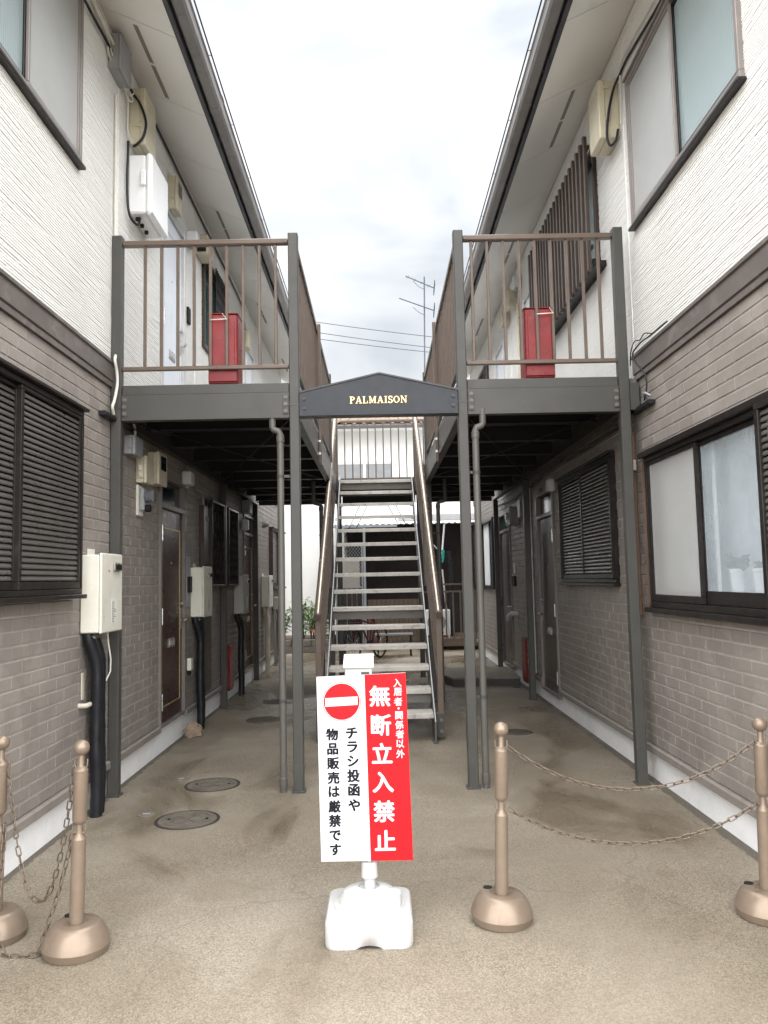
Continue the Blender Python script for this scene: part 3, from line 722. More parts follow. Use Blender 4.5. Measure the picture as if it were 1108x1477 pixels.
S.bx(-0.020, -0.014, 3.749, 4.671, 1.343, 2.201, 'pane', 'frost', sf)
sg2 = frame_mesh(S, 4.67, 5.492, 1.274, 2.215, 0.035, -0.062, -0.034, bottom=0.06).build('inner_sash', 'black_frame', win)
S.bx(-0.051, -0.045, 4.707, 5.455, 1.335, 2.178, 'pane', 'frost', sg2)
S.bx(-0.245, -0.235, 3.0, 5.52, 1.23, 2.25, 'room_back', 'room', win)
S.bx(-0.20, -0.035, 3.03, 4.64, 1.300, 1.338, 'inner_ledge', 'room', win, 0.003)
m = MB()
vs = []; N = 60
for i in range(N + 1):
    y = 4.66 + i * (5.50 - 4.66) / N; d = -0.09 + 0.014 * math.sin(i * 0.9) + 0.007 * math.sin(i * 2.3)
    vs += [(S.X(d), y, 1.28), (S.X(d), y, 2.21)]
m.add(vs, [(2 * i, 2 * i + 2, 2 * i + 3, 2 * i + 1) for i in range(N)], True); m.build('curtain', 'curtain', win)
fs_ = frame_mesh(S, 2.98, 3.79, 1.225, 2.26, 0.04, 0.040, 0.085, top=0.03, bottom=0.05).build('folded_shutter', 'black_frame', win)
slats(S, win, 3.022, 3.75, 1.28, 2.225, 0.052)
shutter(S, B_R, 6.33, 8.24, 1.385, 2.43, ((6.354, 7.30, 0.020), (7.275, 8.216, -0.010)), proud=0.032)
door(S, B_R, 8.60, 9.52, 0.13, 2.42, 'door_grey', 'dframe', transom='darkglass', handle_far=True)
door(S, B_R, 11.46, 12.46, 0.13, 2.42, 'door_grey', 'dframe', transom='tealglass', handle_far=False)
w2 = frame_mesh(S, 13.10, 14.62, 1.26, 2.45, 0.045, -0.06, 0.04).build('sliding_window', 'black_frame', B_R)
S.bx(-0.03, -0.02, 13.9, 14.57, 1.31, 2.40, 'blind', 'curtain', w2); S.bx(-0.05, -0.04, 13.15, 13.9, 1.31, 2.40, 'pane', 'darkglass', w2)
shutter(S, B_R, 14.66, 15.68, 1.26, 2.45, ((14.70, 15.64, 0.020),))

# upper windows
def upper_window(S, B, y0, y1, z0, z1, ymid, near='pattern'):
    w = frame_mesh(S, y0, y1, z0, z1, 0.035, -0.07, 0.030, bottom=0.045).build('upper_window', 'grey_frame', B)
    S.bx(-0.02, 0.05, y0 - 0.015, y1 + 0.015, z0 - 0.022, z0 - 0.001, 'sill', 'black_frame', w, 0.003)
    S.bx(-0.02, 0.045, y0 - 0.01, y1 + 0.01, z1 + 0.001, z1 + 0.018, 'head_flashing', 'grey_frame', w, 0.003)
    s1 = frame_mesh(S, ymid, y1 - 0.037, z0 + 0.047, z1 - 0.037, 0.022, 0.004, 0.024).build('screen_sash', 'grey_frame', w)
    S.bx(0.012, 0.015, ymid + 0.024, y1 - 0.061, z0 + 0.071, z1 - 0.061, 'insect_screen', 'screen', s1)
    s2 = frame_mesh(S, y0 + 0.037, ymid + 0.03, z0 + 0.047, z1 - 0.037, 0.030, -0.028, -0.002, bottom=0.05).build('glass_sash', 'black_frame', w)
    S.bx(-0.018, -0.012, y0 + 0.069, ymid - 0.002, z0 + 0.099, z1 - 0.069, 'pane', near, s2)
    s3 = frame_mesh(S, ymid - 0.03, y1 - 0.037, z0 + 0.047, z1 - 0.037, 0.030, -0.058, -0.032).build('inner_sash', 'grey_frame', w)
    S.bx(-0.048, -0.042, ymid + 0.002, y1 - 0.069, z0 + 0.079, z1 - 0.069, 'pane', near, s3)
    S.bx(-0.22, -0.21, y0 + 0.02, y1 - 0.02, z0 + 0.02, z1 - 0.02, 'room_back', 'room', w)
    return w
upper_window(L, B_L, 3.0, 4.94, 4.16, 5.40, 4.16)
upper_window(RT, B_R, 3.83, 5.57, 3.965, 5.08, 4.70)
door(L, B_L, 6.90, 7.74, 2.885, 4.97, 'door_white', 'alu', transom='tealglass', zleaf=4.90, fmat='alu')
door(L, B_L, 11.35, 12.15, 2.885, 4.97, 'door_white', 'alu', transom='tealglass', zleaf=4.90, fmat='alu')
door(RT, B_R, 9.05, 9.86, 2.885, 4.99, 'door_white', 'alu', transom='tealglass', zleaf=4.92, fmat='alu')
door(RT, B_R, 11.47, 12.30, 2.885, 4.99, 'door_white', 'alu', transom='tealglass', zleaf=4.92, fmat='alu')
# small barred window on the left, tall barred window on the right
bw = frame_mesh(L, 8.54, 9.62, 4.05, 5.12, 0.045, -0.06, 0.035).build('barred_window', 'brown_frame', B_L)
L.bx(-0.05, -0.04, 8.58, 9.58, 4.09, 5.08, 'pane', 'tealglass', bw)
for i in range(9):
    y = 8.98 + i * 0.075; m = MB()
    for k in range(8): m.tube([(L.X(0.07), y, 4.08 + k * 0.128), (L.X(0.07), y + 0.025, 4.144 + k * 0.128), (L.X(0.07), y, 4.208 + k * 0.128)], 0.010, 5)
    m.build('wavy_bar', 'black_frame', bw)
bw = frame_mesh(RT, 6.45, 8.80, 4.03, 5.10, 0.045, -0.06, 0.035).build('barred_window', 'brown_frame', B_R)
RT.bx(-0.05, -0.04, 6.49, 8.76, 4.07, 5.06, 'pane', 'pattern', bw)
RT.bx(-0.02, 0.10, 6.30, 8.83, 3.985, 4.029, 'sill', 'black_frame', bw, 0.004)
for zz in (4.08, 4.92):
    m = MB(); RT.box(m, 0.135, 0.150, 6.18, 8.60, zz, zz + 0.03)
    for yy in (6.47, 7.60, 8.56): RT.box(m, 0.036, 0.134, yy, yy + 0.03, zz, zz + 0.03)
    m.build('bar_carrier', 'black_frame', bw)
me = None
for i in range(20):
    y = 6.19 + i * 0.1250
    if me is None:
        m = MB(); RT.box(m, 0.151, 0.183, 0, 0.036, 0, 1.13, 0.004); m.v = [(x - RT.X(0), yy, z) for x, yy, z in m.v]; me = m.mesh('bar', 'brown_frame')
    inst('bar', me, (RT.X(0), y, 3.90), bw)
w3 = frame_mesh(RT, 13.1, 14.6, 4.0, 5.1, 0.045, -0.06, 0.035).build('upper_window', 'brown_frame', B_R)
RT.bx(-0.05, -0.04, 13.14, 14.56, 4.04, 5.06, 'pane', 'darkglass', w3)

# ================================================================== raised walkways on steel posts
Z_DECK = 2.875
YF, YM, YR = 5.63, 9.62, 12.02
P_OUT = {-1: -1.86, 1: 1.795}; P_IN = {-1: -0.582, 1: 0.625}; PW = 0.036
def bolt(parent, c, axis='y', sgn=-1, r=0.011, mat='bolt'):
    m = MB(); p = []
    n = 6
    ax = {'x': Vector((sgn, 0, 0)), 'y': Vector((0, sgn, 0))}[axis]
    m.tube([Vector(c), Vector(c) + ax * 0.004], r * 1.5, 10, smooth=False); m.tube([Vector(c) + ax * 0.004, Vector(c) + ax * 0.012], r, n, smooth=False)
    return m.build('bolt', mat, parent)
def make_walkway(s, label):
    xo, xi = P_OUT[s], P_IN[s]
    W = thing('raised_walkway', ((xo + xi) / 2, YF, 0), label, 'walkway')
    for (x, y, zt, mat) in ((xo, YF, 3.99, 'steel'), (xi, YF, 3.99, 'steel'), (xo, YM - 0.09, 2.62, 'steel'), (xi, YM, 3.99, 'steel'), (xo, YR, 2.62, 'steel'), (xi, YR - 0.1, 2.62, 'steel')):
        m = MB(); m.box(x - PW, x + PW, y - PW, y + PW, 0.0, zt, 0.006); p = m.build('post', mat, W)
        m = MB(); m.box(x - PW - 0.012, x + PW + 0.012, y - PW - 0.012, y + PW + 0.012, 0.0, 0.012, 0.002); m.build('base_plate', 'steel', p)
        if y == YF:
            m = MB(); m.box(x - PW - 0.002, x + PW + 0.002, y - PW - 0.002, y + PW + 0.002, 2.705, 2.715, 0.001); m.build('weld_seam', 'steel', p)
    a, b = sorted((xo + s * -PW * 1, xi + s * PW * 1)); a += 0.003; b -= 0.003
    # front channel and the deck edge above it
    m = MB(); m.prism([(YF - 0.028, 2.62), (YF + 0.045, 2.62), (YF + 0.045, 2.628), (YF - 0.020, 2.628), (YF - 0.020, 2.796), (YF + 0.045, 2.796), (YF + 0.045, 2.804), (YF - 0.028, 2.804)], 'x', a, b); m.fix()
    fb = m.build('front_beam', 'steel', W)
    m = MB(); m.box(a, b, YF - 0.012, YF + 0.03, 2.806, 2.878, 0.004); m.build('deck_edge', 'steel', W)
    for (xa, xb) in ((a + 0.004, a + 0.044), (b - 0.044, b - 0.004)):
        m = MB(); m.box(xa, xb, YF - 0.034, YF - 0.0285, 2.645, 2.785, 0.002); pl = m.build('splice_plate', 'steel', W)
        for zz in (2.665, 2.715, 2.765): bolt(pl, ((xa + xb) / 2, YF - 0.034, zz))
    # long side channels
    for (x, o) in ((xi, -s), (xo, s)):
        if x == xo: x0, x1 = sorted((xo - s * 0.025, xo + s * 0.03)); 
        else: x0, x1 = sorted((xi - s * 0.030, xi + s * 0.03))
        for (ya, yb) in ((YF + PW + 0.003, YM - PW - 0.003 if x == xi else YM - 0.09 - PW - .003), (YM + PW + 0.003 if x == xi else YM - 0.09 + PW + .003, YR + 0.1)):
            m = MB(); m.box(x0, x1, ya, yb, 2.625, 2.633); m.box(x0, x1, ya, yb, 2.81, 2.818)
            xw = x0 if (o < 0) else x1 - 0.007
            m.box(xw, xw + 0.007, ya, yb, 2.634, 2.809); m.build('side_beam', 'steel', W)
    # outer stub that fixes the frame to the building
    m = MB(); q = sorted((xo + s * (PW + 0.002), s * (1.885 if s < 0 else 1.905)))
    if q[1] - q[0] > 0.01: m.box(q[0], q[1], YF - 0.02, YF + 0.03, 2.63, 2.83, 0.004); m.build('wall_bracket', 'steel', W)
    # joists, deck sheets
    x0, x1 = sorted((xo - s * 0.03, xi + s * 0.035)); y = YF + 0.62; k = 0
    prev = YF + 0.05
    while y < YR + 0.1:
        m = MB(); m.box(x0 + 0.004, x1 - 0.004, y - 0.05, y + 0.05, 2.665, 2.673); m.box(x0 + .004, x1 - .004, y - 0.005, y + 0.003, 2.674, 2.80); m.box(x0 + .004, x1 - .004, y - 0.05, y + 0.05, 2.801, 2.809)
        m.build('joist', 'steel_dark', W); y += 0.80
    xx0, xx1 = sorted((s * (1.885 if s < 0 else 1.905), xi - s * 0.028)); y = YF + 0.032
    while y < YR + 0.1:
        ye = min(y + 0.905, YR + 0.12)
        m = MB(); n = 14; pts = []
        w = (ye - y - 0.003) / n
        for i in range(n):
            q = y + i * w; pts += [(q, 2.822), (q + w * 0.42, 2.822), (q + w * 0.5, 2.830), (q + w * 0.92, 2.830)]
        pts += [(ye - 0.003, 2.822), (ye - 0.003, 2.872), (y, 2.872)]
        m.prism(pts, 'x', xx0, xx1); m.fix().build('deck_sheet', 'deckplate', W); y = ye
    # bracing rods under the deck
    for (ya, yb) in ((YF + 0.12, YM - 0.25), (YM + 0.1, YR)):
        for fl in (0, 1):
            m = MB(); m.tube([(x0 if fl else x1, ya, 2.655 - 0.008 * fl), (x1 if fl else x0, yb, 2.655 - 0.008 * fl)], 0.005, 6); m.build('brace_rod', 'steel_dark', W)
    # rear channel
    m = MB(); m.box(a, b, YR + 0.101, YR + 0.112, 2.62, 2.80); m.box(a, b, YR + .06, YR + .1005, 2.62, 2.628); m.build('rear_beam', 'steel', W)
    # ---- front railing
    m = MB(); m.box(a, b, YF - 0.026, YF + 0.026, 3.912, 3.952, 0.006); fr = m.build('front_railing', 'rail', W)
    m = MB(); m.box(a, b, YF - 0.017, YF + 0.017, 2.985, 3.014, 0.004); m.build('bottom_rail', 'rail', fr)
    first = -1.662 if s < 0 else 0.722; st = 0.1187 if s < 0 else 0.1165
    me = None
    for i in range(9):
        if me is None: m = MB(); m.box(-0.0105, 0.0105, -0.0105, 0.0105, 0, 3.911 - 3.015, 0.003); me = m.mesh('baluster', 'rail')
        inst('baluster', me, (first + i * st, YF, 3.0145), fr)
    for xx in (a, b - 0.03):
        m = MB(); m.box(xx + 0.001, xx + 0.029, YF - 0.030, YF - 0.0265, 3.918, 3.946, 0.002); m.build('bracket', 'rail', fr)
    # ---- long railing beside the stair well
    m = MB(); m.box(xi - 0.024, xi + 0.024, YF + PW + 0.003, YM - PW - 0.003, 3.905, 3.945, 0.006); lr = m.build('side_railing', 'rail', W)
    m = MB(); m.box(xi - 0.015, xi + 0.015, YF + PW + 0.003, YM - PW - .003, 2.985, 3.012, 0.003); m.build('bottom_rail', 'steel', lr)
    y = YF + 0.15
    while y < YM - 0.08:
        inst('baluster', me, (xi, y, 3.0125), lr); y += 0.119
    for yy in (7.52,):
        xp = xi - s * 0.046
        m = MB(); m.box(xp - 0.014, xp + 0.014, yy - 0.03, yy + 0.03, 2.56, 3.93, 0.004); pp = m.build('rail_post', 'rail', lr)
        for zz in (2.66, 2.78): bolt(pp, (xp - 0.004, yy - 0.03, zz), 'y', -1, 0.008, 'chrome')
    # ---- rear railing
    q = sorted((s * 1.86, xi + s * 0.02))
    m = MB(); m.box(q[0], q[1], YR + 0.05, YR + 0.09, 3.87, 3.91, 0.005); rr = m.build('rear_railing', 'rail', W)
    m = MB(); m.box(q[0], q[1], YR + 0.055, YR + 0.085, 2.985, 3.012, 0.003); m.build('bottom_rail', 'rail', rr)
    x = q[0] + 0.08
    me2 = None
    while x < q[1] - 0.03:
        if me2 is None: m = MB(); m.box(-0.0095, 0.0095, -0.0095, 0.0095, 0, 3.869 - 3.013, 0.003); me2 = m.mesh('baluster', 'rail')
        inst('baluster', me2, (x, YR + 0.07, 3.0125), rr); x += 0.119
    return W, me2
W_L, RBAL = make_walkway(-1, 'grey steel walkway with brown railings raised along the left building')
W_R, _ = make_walkway(1, 'grey steel walkway with brown railings raised along the right building')

# ================================================================== staircase
SX0, SX1 = -0.515, 0.480; RUN, RISE, Y_TOP, Z_TOP, NT = 0.255, 0.185, 10.85, 2.825, 15
T = thing('outdoor_staircase', (-0.02, 7.25, 0), 'straight steel staircase with open treads rising between the two walkways', 'staircase')
for i in range(NT):
    y, z = Y_TOP - RUN * i, Z_TOP - RISE * i
    m = MB(); yb = y + (0.27 if i else 0.9)
    m.prism([(y, z - 0.042), (y, z - 0.004), (y + 0.004, z), (yb, z), (yb, z - 0.012), (y + 0.012, z - 0.012), (y + 0.012, z - 0.042)], 'x', SX0 + 0.013, SX1 - 0.013); m.fix()
    t = m.build('tread', 'tread', T)
    if i in (0, 9, 13):
        m = MB(); m.box(SX0 + 0.014, SX1 - 0.014, y + 0.05, y + 0.058, z - 0.13, z - 0.03); m.build('cross_plate', 'stringer', t)
    for xx in (SX0 + 0.015, SX1 - 0.055):
        m = MB(); m.prism([(y + 0.02, z - 0.0425), (y + 0.16, z - 0.0125), (y + 0.16, z - 0.02), (y + 0.02, z - 0.05)], 'x', xx, xx + 0.04); m.fix().build('tread_cleat', 'steel_dark', t)
dy, dz = RUN * NT, RISE * NT
ux = math.atan2(RISE, RUN)
for xx in (SX0, SX1 - 0.012):
    # flat stringer plate, cut level on the ground
    def on(y): return Z_TOP + (y - Y_TOP) * RISE / RUN
    ya = 7.13
    m = MB(); m.prism([(ya + 0.0, 0.012), (7.46, 0.012), (Y_TOP + 0.2, on(Y_TOP + 0.2) - 0.255), (Y_TOP + 0.2, 2.86), (Y_TOP - 0.02, 2.86), (ya, on(ya) + 0.06)], 'x', xx, xx + 0.012); m.fix()
    st = m.build('stringer', 'stringer', T)
    o = -0.03 if xx < 0 else 0.013
    m = MB(); m.bar((xx + 0.006, ya, on(ya) + 0.062), (xx + 0.006, Y_TOP, on(Y_TOP) + 0.062), 0.010, 0.005); m.build('stringer_flange', 'galv', st)
    m = MB(); m.box(xx - 0.02, xx + 0.03, ya - 0.02, 7.48, 0.0, 0.0115, 0.002); m.build('foot_plate', 'steel', st)
for sg, xh in ((-1, SX0 - 0.050), (1, SX1 + 0.055)):
    ya, za, yb = 7.21, 1.125, 10.98
    sl = RISE / RUN
    m = MB(); m.tube([(xh, ya, za), (xh, yb, za + (yb - ya) * sl)], 0.0315, 18); h = m.build('handrail', 'handrail', T)
    m = MB(); m.tube([(xh, ya - 0.008, za - 0.004), (xh, ya + 0.012, za + 0.010)], 0.035, 18); m.build('end_cap', 'rail', h)
    for yy in (ya + 0.09, 9.1, 10.9):
        zt = za + (yy - ya) * sl - 0.02; zb = (yy - Y_TOP) * sl + Z_TOP - 0.19
        m = MB(); m.box(xh - 0.027, xh + 0.027, yy - 0.027, yy + 0.027, max(0.14, zb), zt, 0.004); m.build('handrail_post', 'rail', h)
    m = MB(); m.box(xh - sg * 0.045, xh + sg * 0.024, ya + 0.05, ya + 0.13, 0.03, 0.24, 0.003); bp = m.build('post_bracket', 'steel', h)
    bolt(bp, (xh, ya + 0.05, 0.18)); bolt(bp, (xh, ya + 0.05, 0.08))
    yy = ya + 0.26
    while yy < 10.85:
        if abs(yy - 9.1) > 0.05:
            zt = za + (yy - ya) * sl - 0.018; zb = (yy - Y_TOP) * sl + Z_TOP + 0.035
            m = MB(); m.box(xh - 0.009, xh + 0.009, yy - 0.009, yy + 0.009, zb, zt); m.build('baluster', 'rail', h)
        yy += 0.128
    m = MB(); m.bar((xh, ya + 0.12, (ya + 0.12 - Y_TOP) * sl + Z_TOP + 0.045), (xh, 10.9, (10.9 - Y_TOP) * sl + Z_TOP + 0.045), 0.022, 0.03); m.build('lower_rail', 'rail', h)
# landing across the top
m = MB(); m.box(P_IN[-1] + 0.04, P_IN[1] - 0.04, Y_TOP + 0.215, YR + 0.1, 2.826, 2.866); m.build('landing_plate', 'deckplate', T)
m = MB(); m.box(P_IN[-1] + 0.04, P_IN[1] - 0.04, Y_TOP + 0.203, Y_TOP + 0.213, 2.62, 2.86); m.build('landing_front_beam', 'steel', T)
m = MB(); m.box(P_IN[-1] + 0.04, P_IN[1] - 0.04, YR + 0.101, YR + 0.112, 2.62, 2.825); m.build('landing_rear_beam', 'steel', T)
for yy in (11.3, 11.7):
    m = MB(); m.box(P_IN[-1] + 0.04, P_IN[1] - 0.04, yy, yy + 0.05, 2.70, 2.82); m.build('landing_joist', 'steel_dark', T)
m = MB(); m.box(P_IN[-1] + 0.03, P_IN[1] - 0.03, YR + 0.05, YR + 0.09, 3.87, 3.91, 0.005); rr = m.build('landing_railing', 'rail', T)
m = MB(); m.box(P_IN[-1] + 0.03, P_IN[1] - 0.03, YR + 0.055, YR + 0.085, 2.985, 3.012, 0.003); m.build('bottom_rail', 'rail', rr)
x = -0.49
while x < 0.55: inst('baluster', RBAL, (x, YR + 0.07, 3.0125), rr); x += 0.119
# knee braces of the landing
for sg in (-1, 1):
    for k in (0, 1):
        m = MB(); m.tube([(sg * 0.5, YR - 0.1, 2.1 - k * 0.2), (sg * (0.25 - 0.12 * k), YR - 0.05, 2.62)], 0.006, 6); m.build('knee_brace', 'steel_dark', T)

# ================================================================== name board over the stair
NB = thing('name_board', (0.03, 5.58, 2.62), 'black gabled board lettered PALMAISON in gold above the stairs', 'sign')
m = MB(); m.prism([(-0.540, 2.632), (0.586, 2.632), (0.586, 2.785), (0.028, 2.912), (-0.540, 2.785)], 'y', 5.560, 5.600); m.fix(); m.build('board', 'name_board', NB)
for (xa, za, xb, zb) in ((-0.545, 2.791, 0.028, 2.920), (0.028, 2.920, 0.590, 2.791)):
    m = MB(); m.bar((xa, 5.578, za), (xb, 5.578, zb), 0.052, 0.012); m.build('coping', 'fascia', NB)
m = MB(); m.box(-0.545, 0.590, 5.552, 5.66, 2.618, 2.6315, 0.002); m.build('bottom_return', 'name_board', NB)
for x, z in ((-0.508, 2.742), (-0.508, 2.672), (0.554, 2.745), (0.554, 2.676)): bolt(NB, (x, 5.560, z), 'y', -1, 0.010, 'fascia')
def stroke(m, pts, w, y0, y1):
    """flat ribbon of width w along 2-D points, extruded: one stroke of a letter"""
    n = len(pts); l = []; r = []
    for i, (x, z) in enumerate(pts):
        a = pts[max(i - 1, 0)]; b = pts[min(i + 1, n - 1)]
        dx, dz_ = b[0] - a[0], b[1] - a[1]; k = math.hypot(dx, dz_) or 1; nx, nz = -dz_ / k, dx / k
        ww = w[i] if isinstance(w, (list, tuple)) else w
        l.append((x + nx * ww / 2, z + nz * ww / 2)); r.append((x - nx * ww / 2, z - nz * ww / 2))
    for i in range(n - 1): m.prism([l[i], l[i + 1], r[i + 1], r[i]], 'y', y0, y1)
def arc(cx, cz, rx, rz, a0, a1, n=10): return [(cx + rx * math.cos(R(a0 + (a1 - a0) * i / n)), cz + rz * math.sin(R(a0 + (a1 - a0) * i / n))) for i in range(n + 1)]
def letter(ch):
    """slab-serif capital of height 1: list of (points, width)"""
    K, TN, S_ = 0.19, 0.085, 0.085
    if ch == 'P': return 0.78, [([(0.2, 0), (0.2, 1)], K), ([(0.0, .04), (0.42, .04)], S_), ([(0.0, .96), (0.45, .96)], S_), ([(0.28, .957)] + arc(0.42, .73, .25, .225, 90, -90) + [(0.28, .505)], 0.1), (arc(0.42, .73, .245, .22, 50, -50), K)]
    if ch == 'A': return 1.0, [([(0.16, .04), (0.47, 1.0)], TN), ([(0.82, .04), (0.49, 1.0)], K), ([(0.26, .32), (0.70, .32)], TN), ([(0.0, .04), (0.33, .04)], S_), ([(0.62, .04), (1.0, .04)], S_)]
    if ch == 'L': return 0.82, [([(0.2, 0), (0.2, 1)], K), ([(0.0, .96), (0.42, .96)], S_), ([(0.0, .04), (0.78, .04)], S_), ([(0.74, 0), (0.76, .34)], S_)]
    if ch == 'M': return 1.18, [([(0.18, 0), (0.18, 1)], TN), ([(0.98, 0), (0.98, 1)], K), ([(0.2, 1.0), (0.56, .12)], K), ([(0.56, .12), (0.92, 1.0)], TN), ([(0.0, .04), (0.36, .04)], S_), ([(0.76, .04), (1.18, .04)], S_), ([(0.0, .96), (0.25, .96)], S_), ([(0.9, .96), (1.18, .96)], S_)]
    if ch == 'I': return 0.46, [([(0.22, 0), (0.22, 1)], K), ([(0.0, .04), (0.45, .04)], S_), ([(0.0, .96), (0.45, .96)], S_)]
    if ch == 'S': return 0.72, [(arc(0.36, .735, .25, .225, 20, 235) + arc(0.36, .27, .27, .235, 80, -160), 0.15), ([(0.62, .72), (0.62, .99)], S_), ([(0.07, 0.02), (0.07, .30)], S_)]
    if ch == 'O': return 0.96, [(arc(0.47, .5, .39, .455, 0, 360, 24), 0.10), (arc(0.47, .5, .375, .43, -45, 45), K), (arc(0.47, .5, .375, .43, 135, 225), K)]
    if ch == 'N': return 1.02, [([(0.18, 0), (0.18, 1)], TN), ([(0.86, 0), (0.86, 1)], TN), ([(0.16, 1.0), (0.86, .04)], K), ([(0.0, .04), (0.36, .04)], S_), ([(0.0, .96), (0.24, .96)], S_), ([(0.68, .96), (1.02, .96)], S_)]
word = 'PALMAISON'; gap = 0.13; H = 0.050
tot = sum(letter(c)[0] for c in word) + gap * (len(word) - 1); sc_ = 0.408 / tot
x = 0.020 - 0.204
for ch in word:
    w, strokes = letter(ch); m = MB()
    for j, (pts, ww) in enumerate(strokes):
        stroke(m, [(x + px * sc_, 2.702 + pz_ * H) for px, pz_ in pts], ww * 0.046, 5.555 - 0.0004 * j, 5.560)
    m.build('letter', 'letter_gold', NB); x += (w + gap) * sc_

# ================================================================== downpipes
def downpipe(x, y, z_top, kick, label, brackets, group=None, post_x=None):
    t = thing('downpipe', (x, y, 0), label, 'pipe', group)
    m = MB(); r = 0.0245
    m.tube([(x, y, 0.0), (x, y, z_top), (x + kick * 0.2, y, z_top + 0.020), (x + kick * 0.85, y, z_top + 0.034), (x + kick, y, z_top + 0.052), (x + kick, y, 2.66)], r, 14)
    m.build('pipe', 'pvc', t)
    m = MB(); m.lathe([(0.0245, 0), (0.0295, 0.002), (0.0295, 0.06), (0.0245, 0.066)], x, y, 0.035, 16); m.build('socket', 'pvc', t)
    m = MB(); m.lathe([(0.0245, 0), (0.029, 0.002), (0.029, 0.045), (0.0245, 0.05)], x, y, z_top - 0.06, 16); m.build('socket', 'pvc', t)
    for z in brackets:
        m = MB(); m.lathe([(0.025, -0.012), (0.028, -0.011), (0.028, 0.011), (0.025, 0.012)], x, y, z, 16); m.box(min(x, post_x), max(x, post_x), y - 0.004, y + 0.004, z - 0.010, z + 0.010); m.build('clamp', 'steel', t)
downpipe(-0.690, 5.63, 2.505, -0.055, 'taupe drain pipe beside the inner front post of the left walkway', (2.2, 0.62), None, -0.616)
downpipe(0.712, 5.62, 2.505, 0.055, 'taupe drain pipe beside the inner front post of the right walkway', (2.2, 0.62), None, 0.66)
downpipe(-0.690, 9.62, 2.36, -0.09, 'drain pipe beside the second inner post of the left walkway', (2.0, 0.8), None, -0.616)
downpipe(0.735, 9.62, 2.36, 0.09, 'drain pipe beside the second inner post of the right walkway', (2.0, 0.8), None, 0.66)

# ================================================================== water heaters on the left wall
def make_heater(mat, pipemat, label, loc, H_=0.495, wires=True, dep=0.140, wid=0.40, white=False):
    """local origin: near lower corner on the wall; +x into the passage, +y along the wall"""
    t = thing('water_heater', (0, 0, 0), label, 'water heater', 'water heaters on the left wall')
    m = MB(); m.box(0.004, dep - 0.02, 0.0, wid, 0, H_, 0.006); m.build('casing', mat, t)
    m = MB(); m.box(dep - 0.0195, dep, -0.004, wid + 0.004, -0.006, H_ + 0.012, 0.008); fr = m.build('front_cover', mat, t)
    m = MB(); m.box(dep + 0.0005, dep + 0.016, wid * 0.52, wid * 0.86, H_ * 0.79, H_ * 0.90, 0.006); v = m.build('exhaust_outlet', 'chrome', fr)
    m = MB(); m.box(dep + 0.0165, dep + 0.020, wid * 0.55, wid * 0.83, H_ * 0.81, H_ * 0.88); m.build('exhaust_slot', 'hole', v)
    m = MB(); m.box(dep + 0.0005, dep + 0.0015, wid * 0.46, wid * 0.72, H_ * 0.10, H_ * 0.42); lb = m.build('rating_label', 'label_white', fr)
    m = MB()
    for i in range(13): m.box(dep + 0.0018, dep + 0.0022, wid * 0.48, wid * (0.56 + 0.13 * random.random()), H_ * (0.115 + 0.022 * i), H_ * (0.125 + 0.022 * i))
    m.build('print', 'printink', lb)
    m = MB(); m.box(dep + 0.0005, dep + 0.0016, wid * 0.30, wid * 0.37, H_ * 0.785, H_ * 0.805); m.build('badge', 'label_red', fr)
    m = MB()
    for i in range(4): m.tube([(dep + 0.001, wid * 0.10, H_ * (0.15 + 0.05 * i)), (dep + 0.002, wid * 0.10, H_ * (0.15 + 0.05 * i))], 0.004, 8)
    m.build('screw_heads', 'chrome', fr)
    m = MB(); m.box(0.0, 0.006, wid * 0.3, wid * 0.62, H_ - 0.02, H_ + 0.045, 0.002); m.box(0.0, 0.05, wid * 0.35, wid * 0.55, H_ + 0.0005, H_ + 0.006); m.build('hanger', mat, t)
    t.location = loc; z0 = loc[2]
    if pipemat:
        ps = ((0.062, 0.05, 0.040), (0.065, 0.150, 0.036))
        for j, (px, py, r) in enumerate(ps):
            m = MB(); pts = []; rr = []
            n = 26
            for i in range(n + 1):
                f = i / n; zz = -0.002 - f * (z0 - 0.0)
                off = 0.055 * (1 - math.exp(-((f * 8.0) ** 2))) if j == 0 else 0.04 * (1 - math.exp(-((f * 9.0) ** 2)))
                pts.append((px - 0.02 + off * 0.75 + 0.004 * math.sin(f * 9 + j), py - 0.015 + off * 1.1 + 0.003 * math.sin(f * 17), zz)); rr.append(r * (0.72 if i == 0 else 0.9 if i == 1 else 1.0 + 0.04 * math.sin(i * 1.9)))
            m.tube(pts, rr, 12)
            o = bpy.data.objects.new('lagged_pipe', m.mesh('lagged_pipe', pipemat)); COL.objects.link(o); o.parent = t
        m = MB()
        for i in range(6): m.tube([(0.06, 0.05 + 0.018 * math.cos(i), -0.006), (0.085, 0.03 + 0.025 * i, -0.03), (0.05, 0.04 + 0.022 * i, -0.012)], 0.008, 6)
        o = bpy.data.objects.new('union_fittings', m.mesh('union_fittings', 'galv')); COL.objects.link(o); o.parent = t
        if wires:
            m = MB(); m.tube([(0.09, 0.26, 0.0), (0.095, 0.265, -0.08), (0.10, 0.30, -0.19), (0.095, 0.31, -0.27), (0.075, 0.285, -0.33), (0.055, 0.26, -0.34)], 0.0055, 8)
            o = bpy.data.objects.new('wire', m.mesh('wire', 'cable_w')); COL.objects.link(o); o.parent = t
            m = MB(); m.box(0.03, 0.075, 0.235, 0.275, -0.37, -0.315, 0.004)
            o = bpy.data.objects.new('wire_joint', m.mesh('wire_joint', 'whitebox')); COL.objects.link(o); o.parent = t
    return t
make_heater('heater', 'tape', 'large cream water heater with black lagged pipes, nearest on the left', (L.X(0.0), 5.06, 1.15))
make_heater('heater', 'tape', 'cream water heater beside the nearest maroon door on the left', (L.X(0.0), 8.00, 1.115), wires=False)
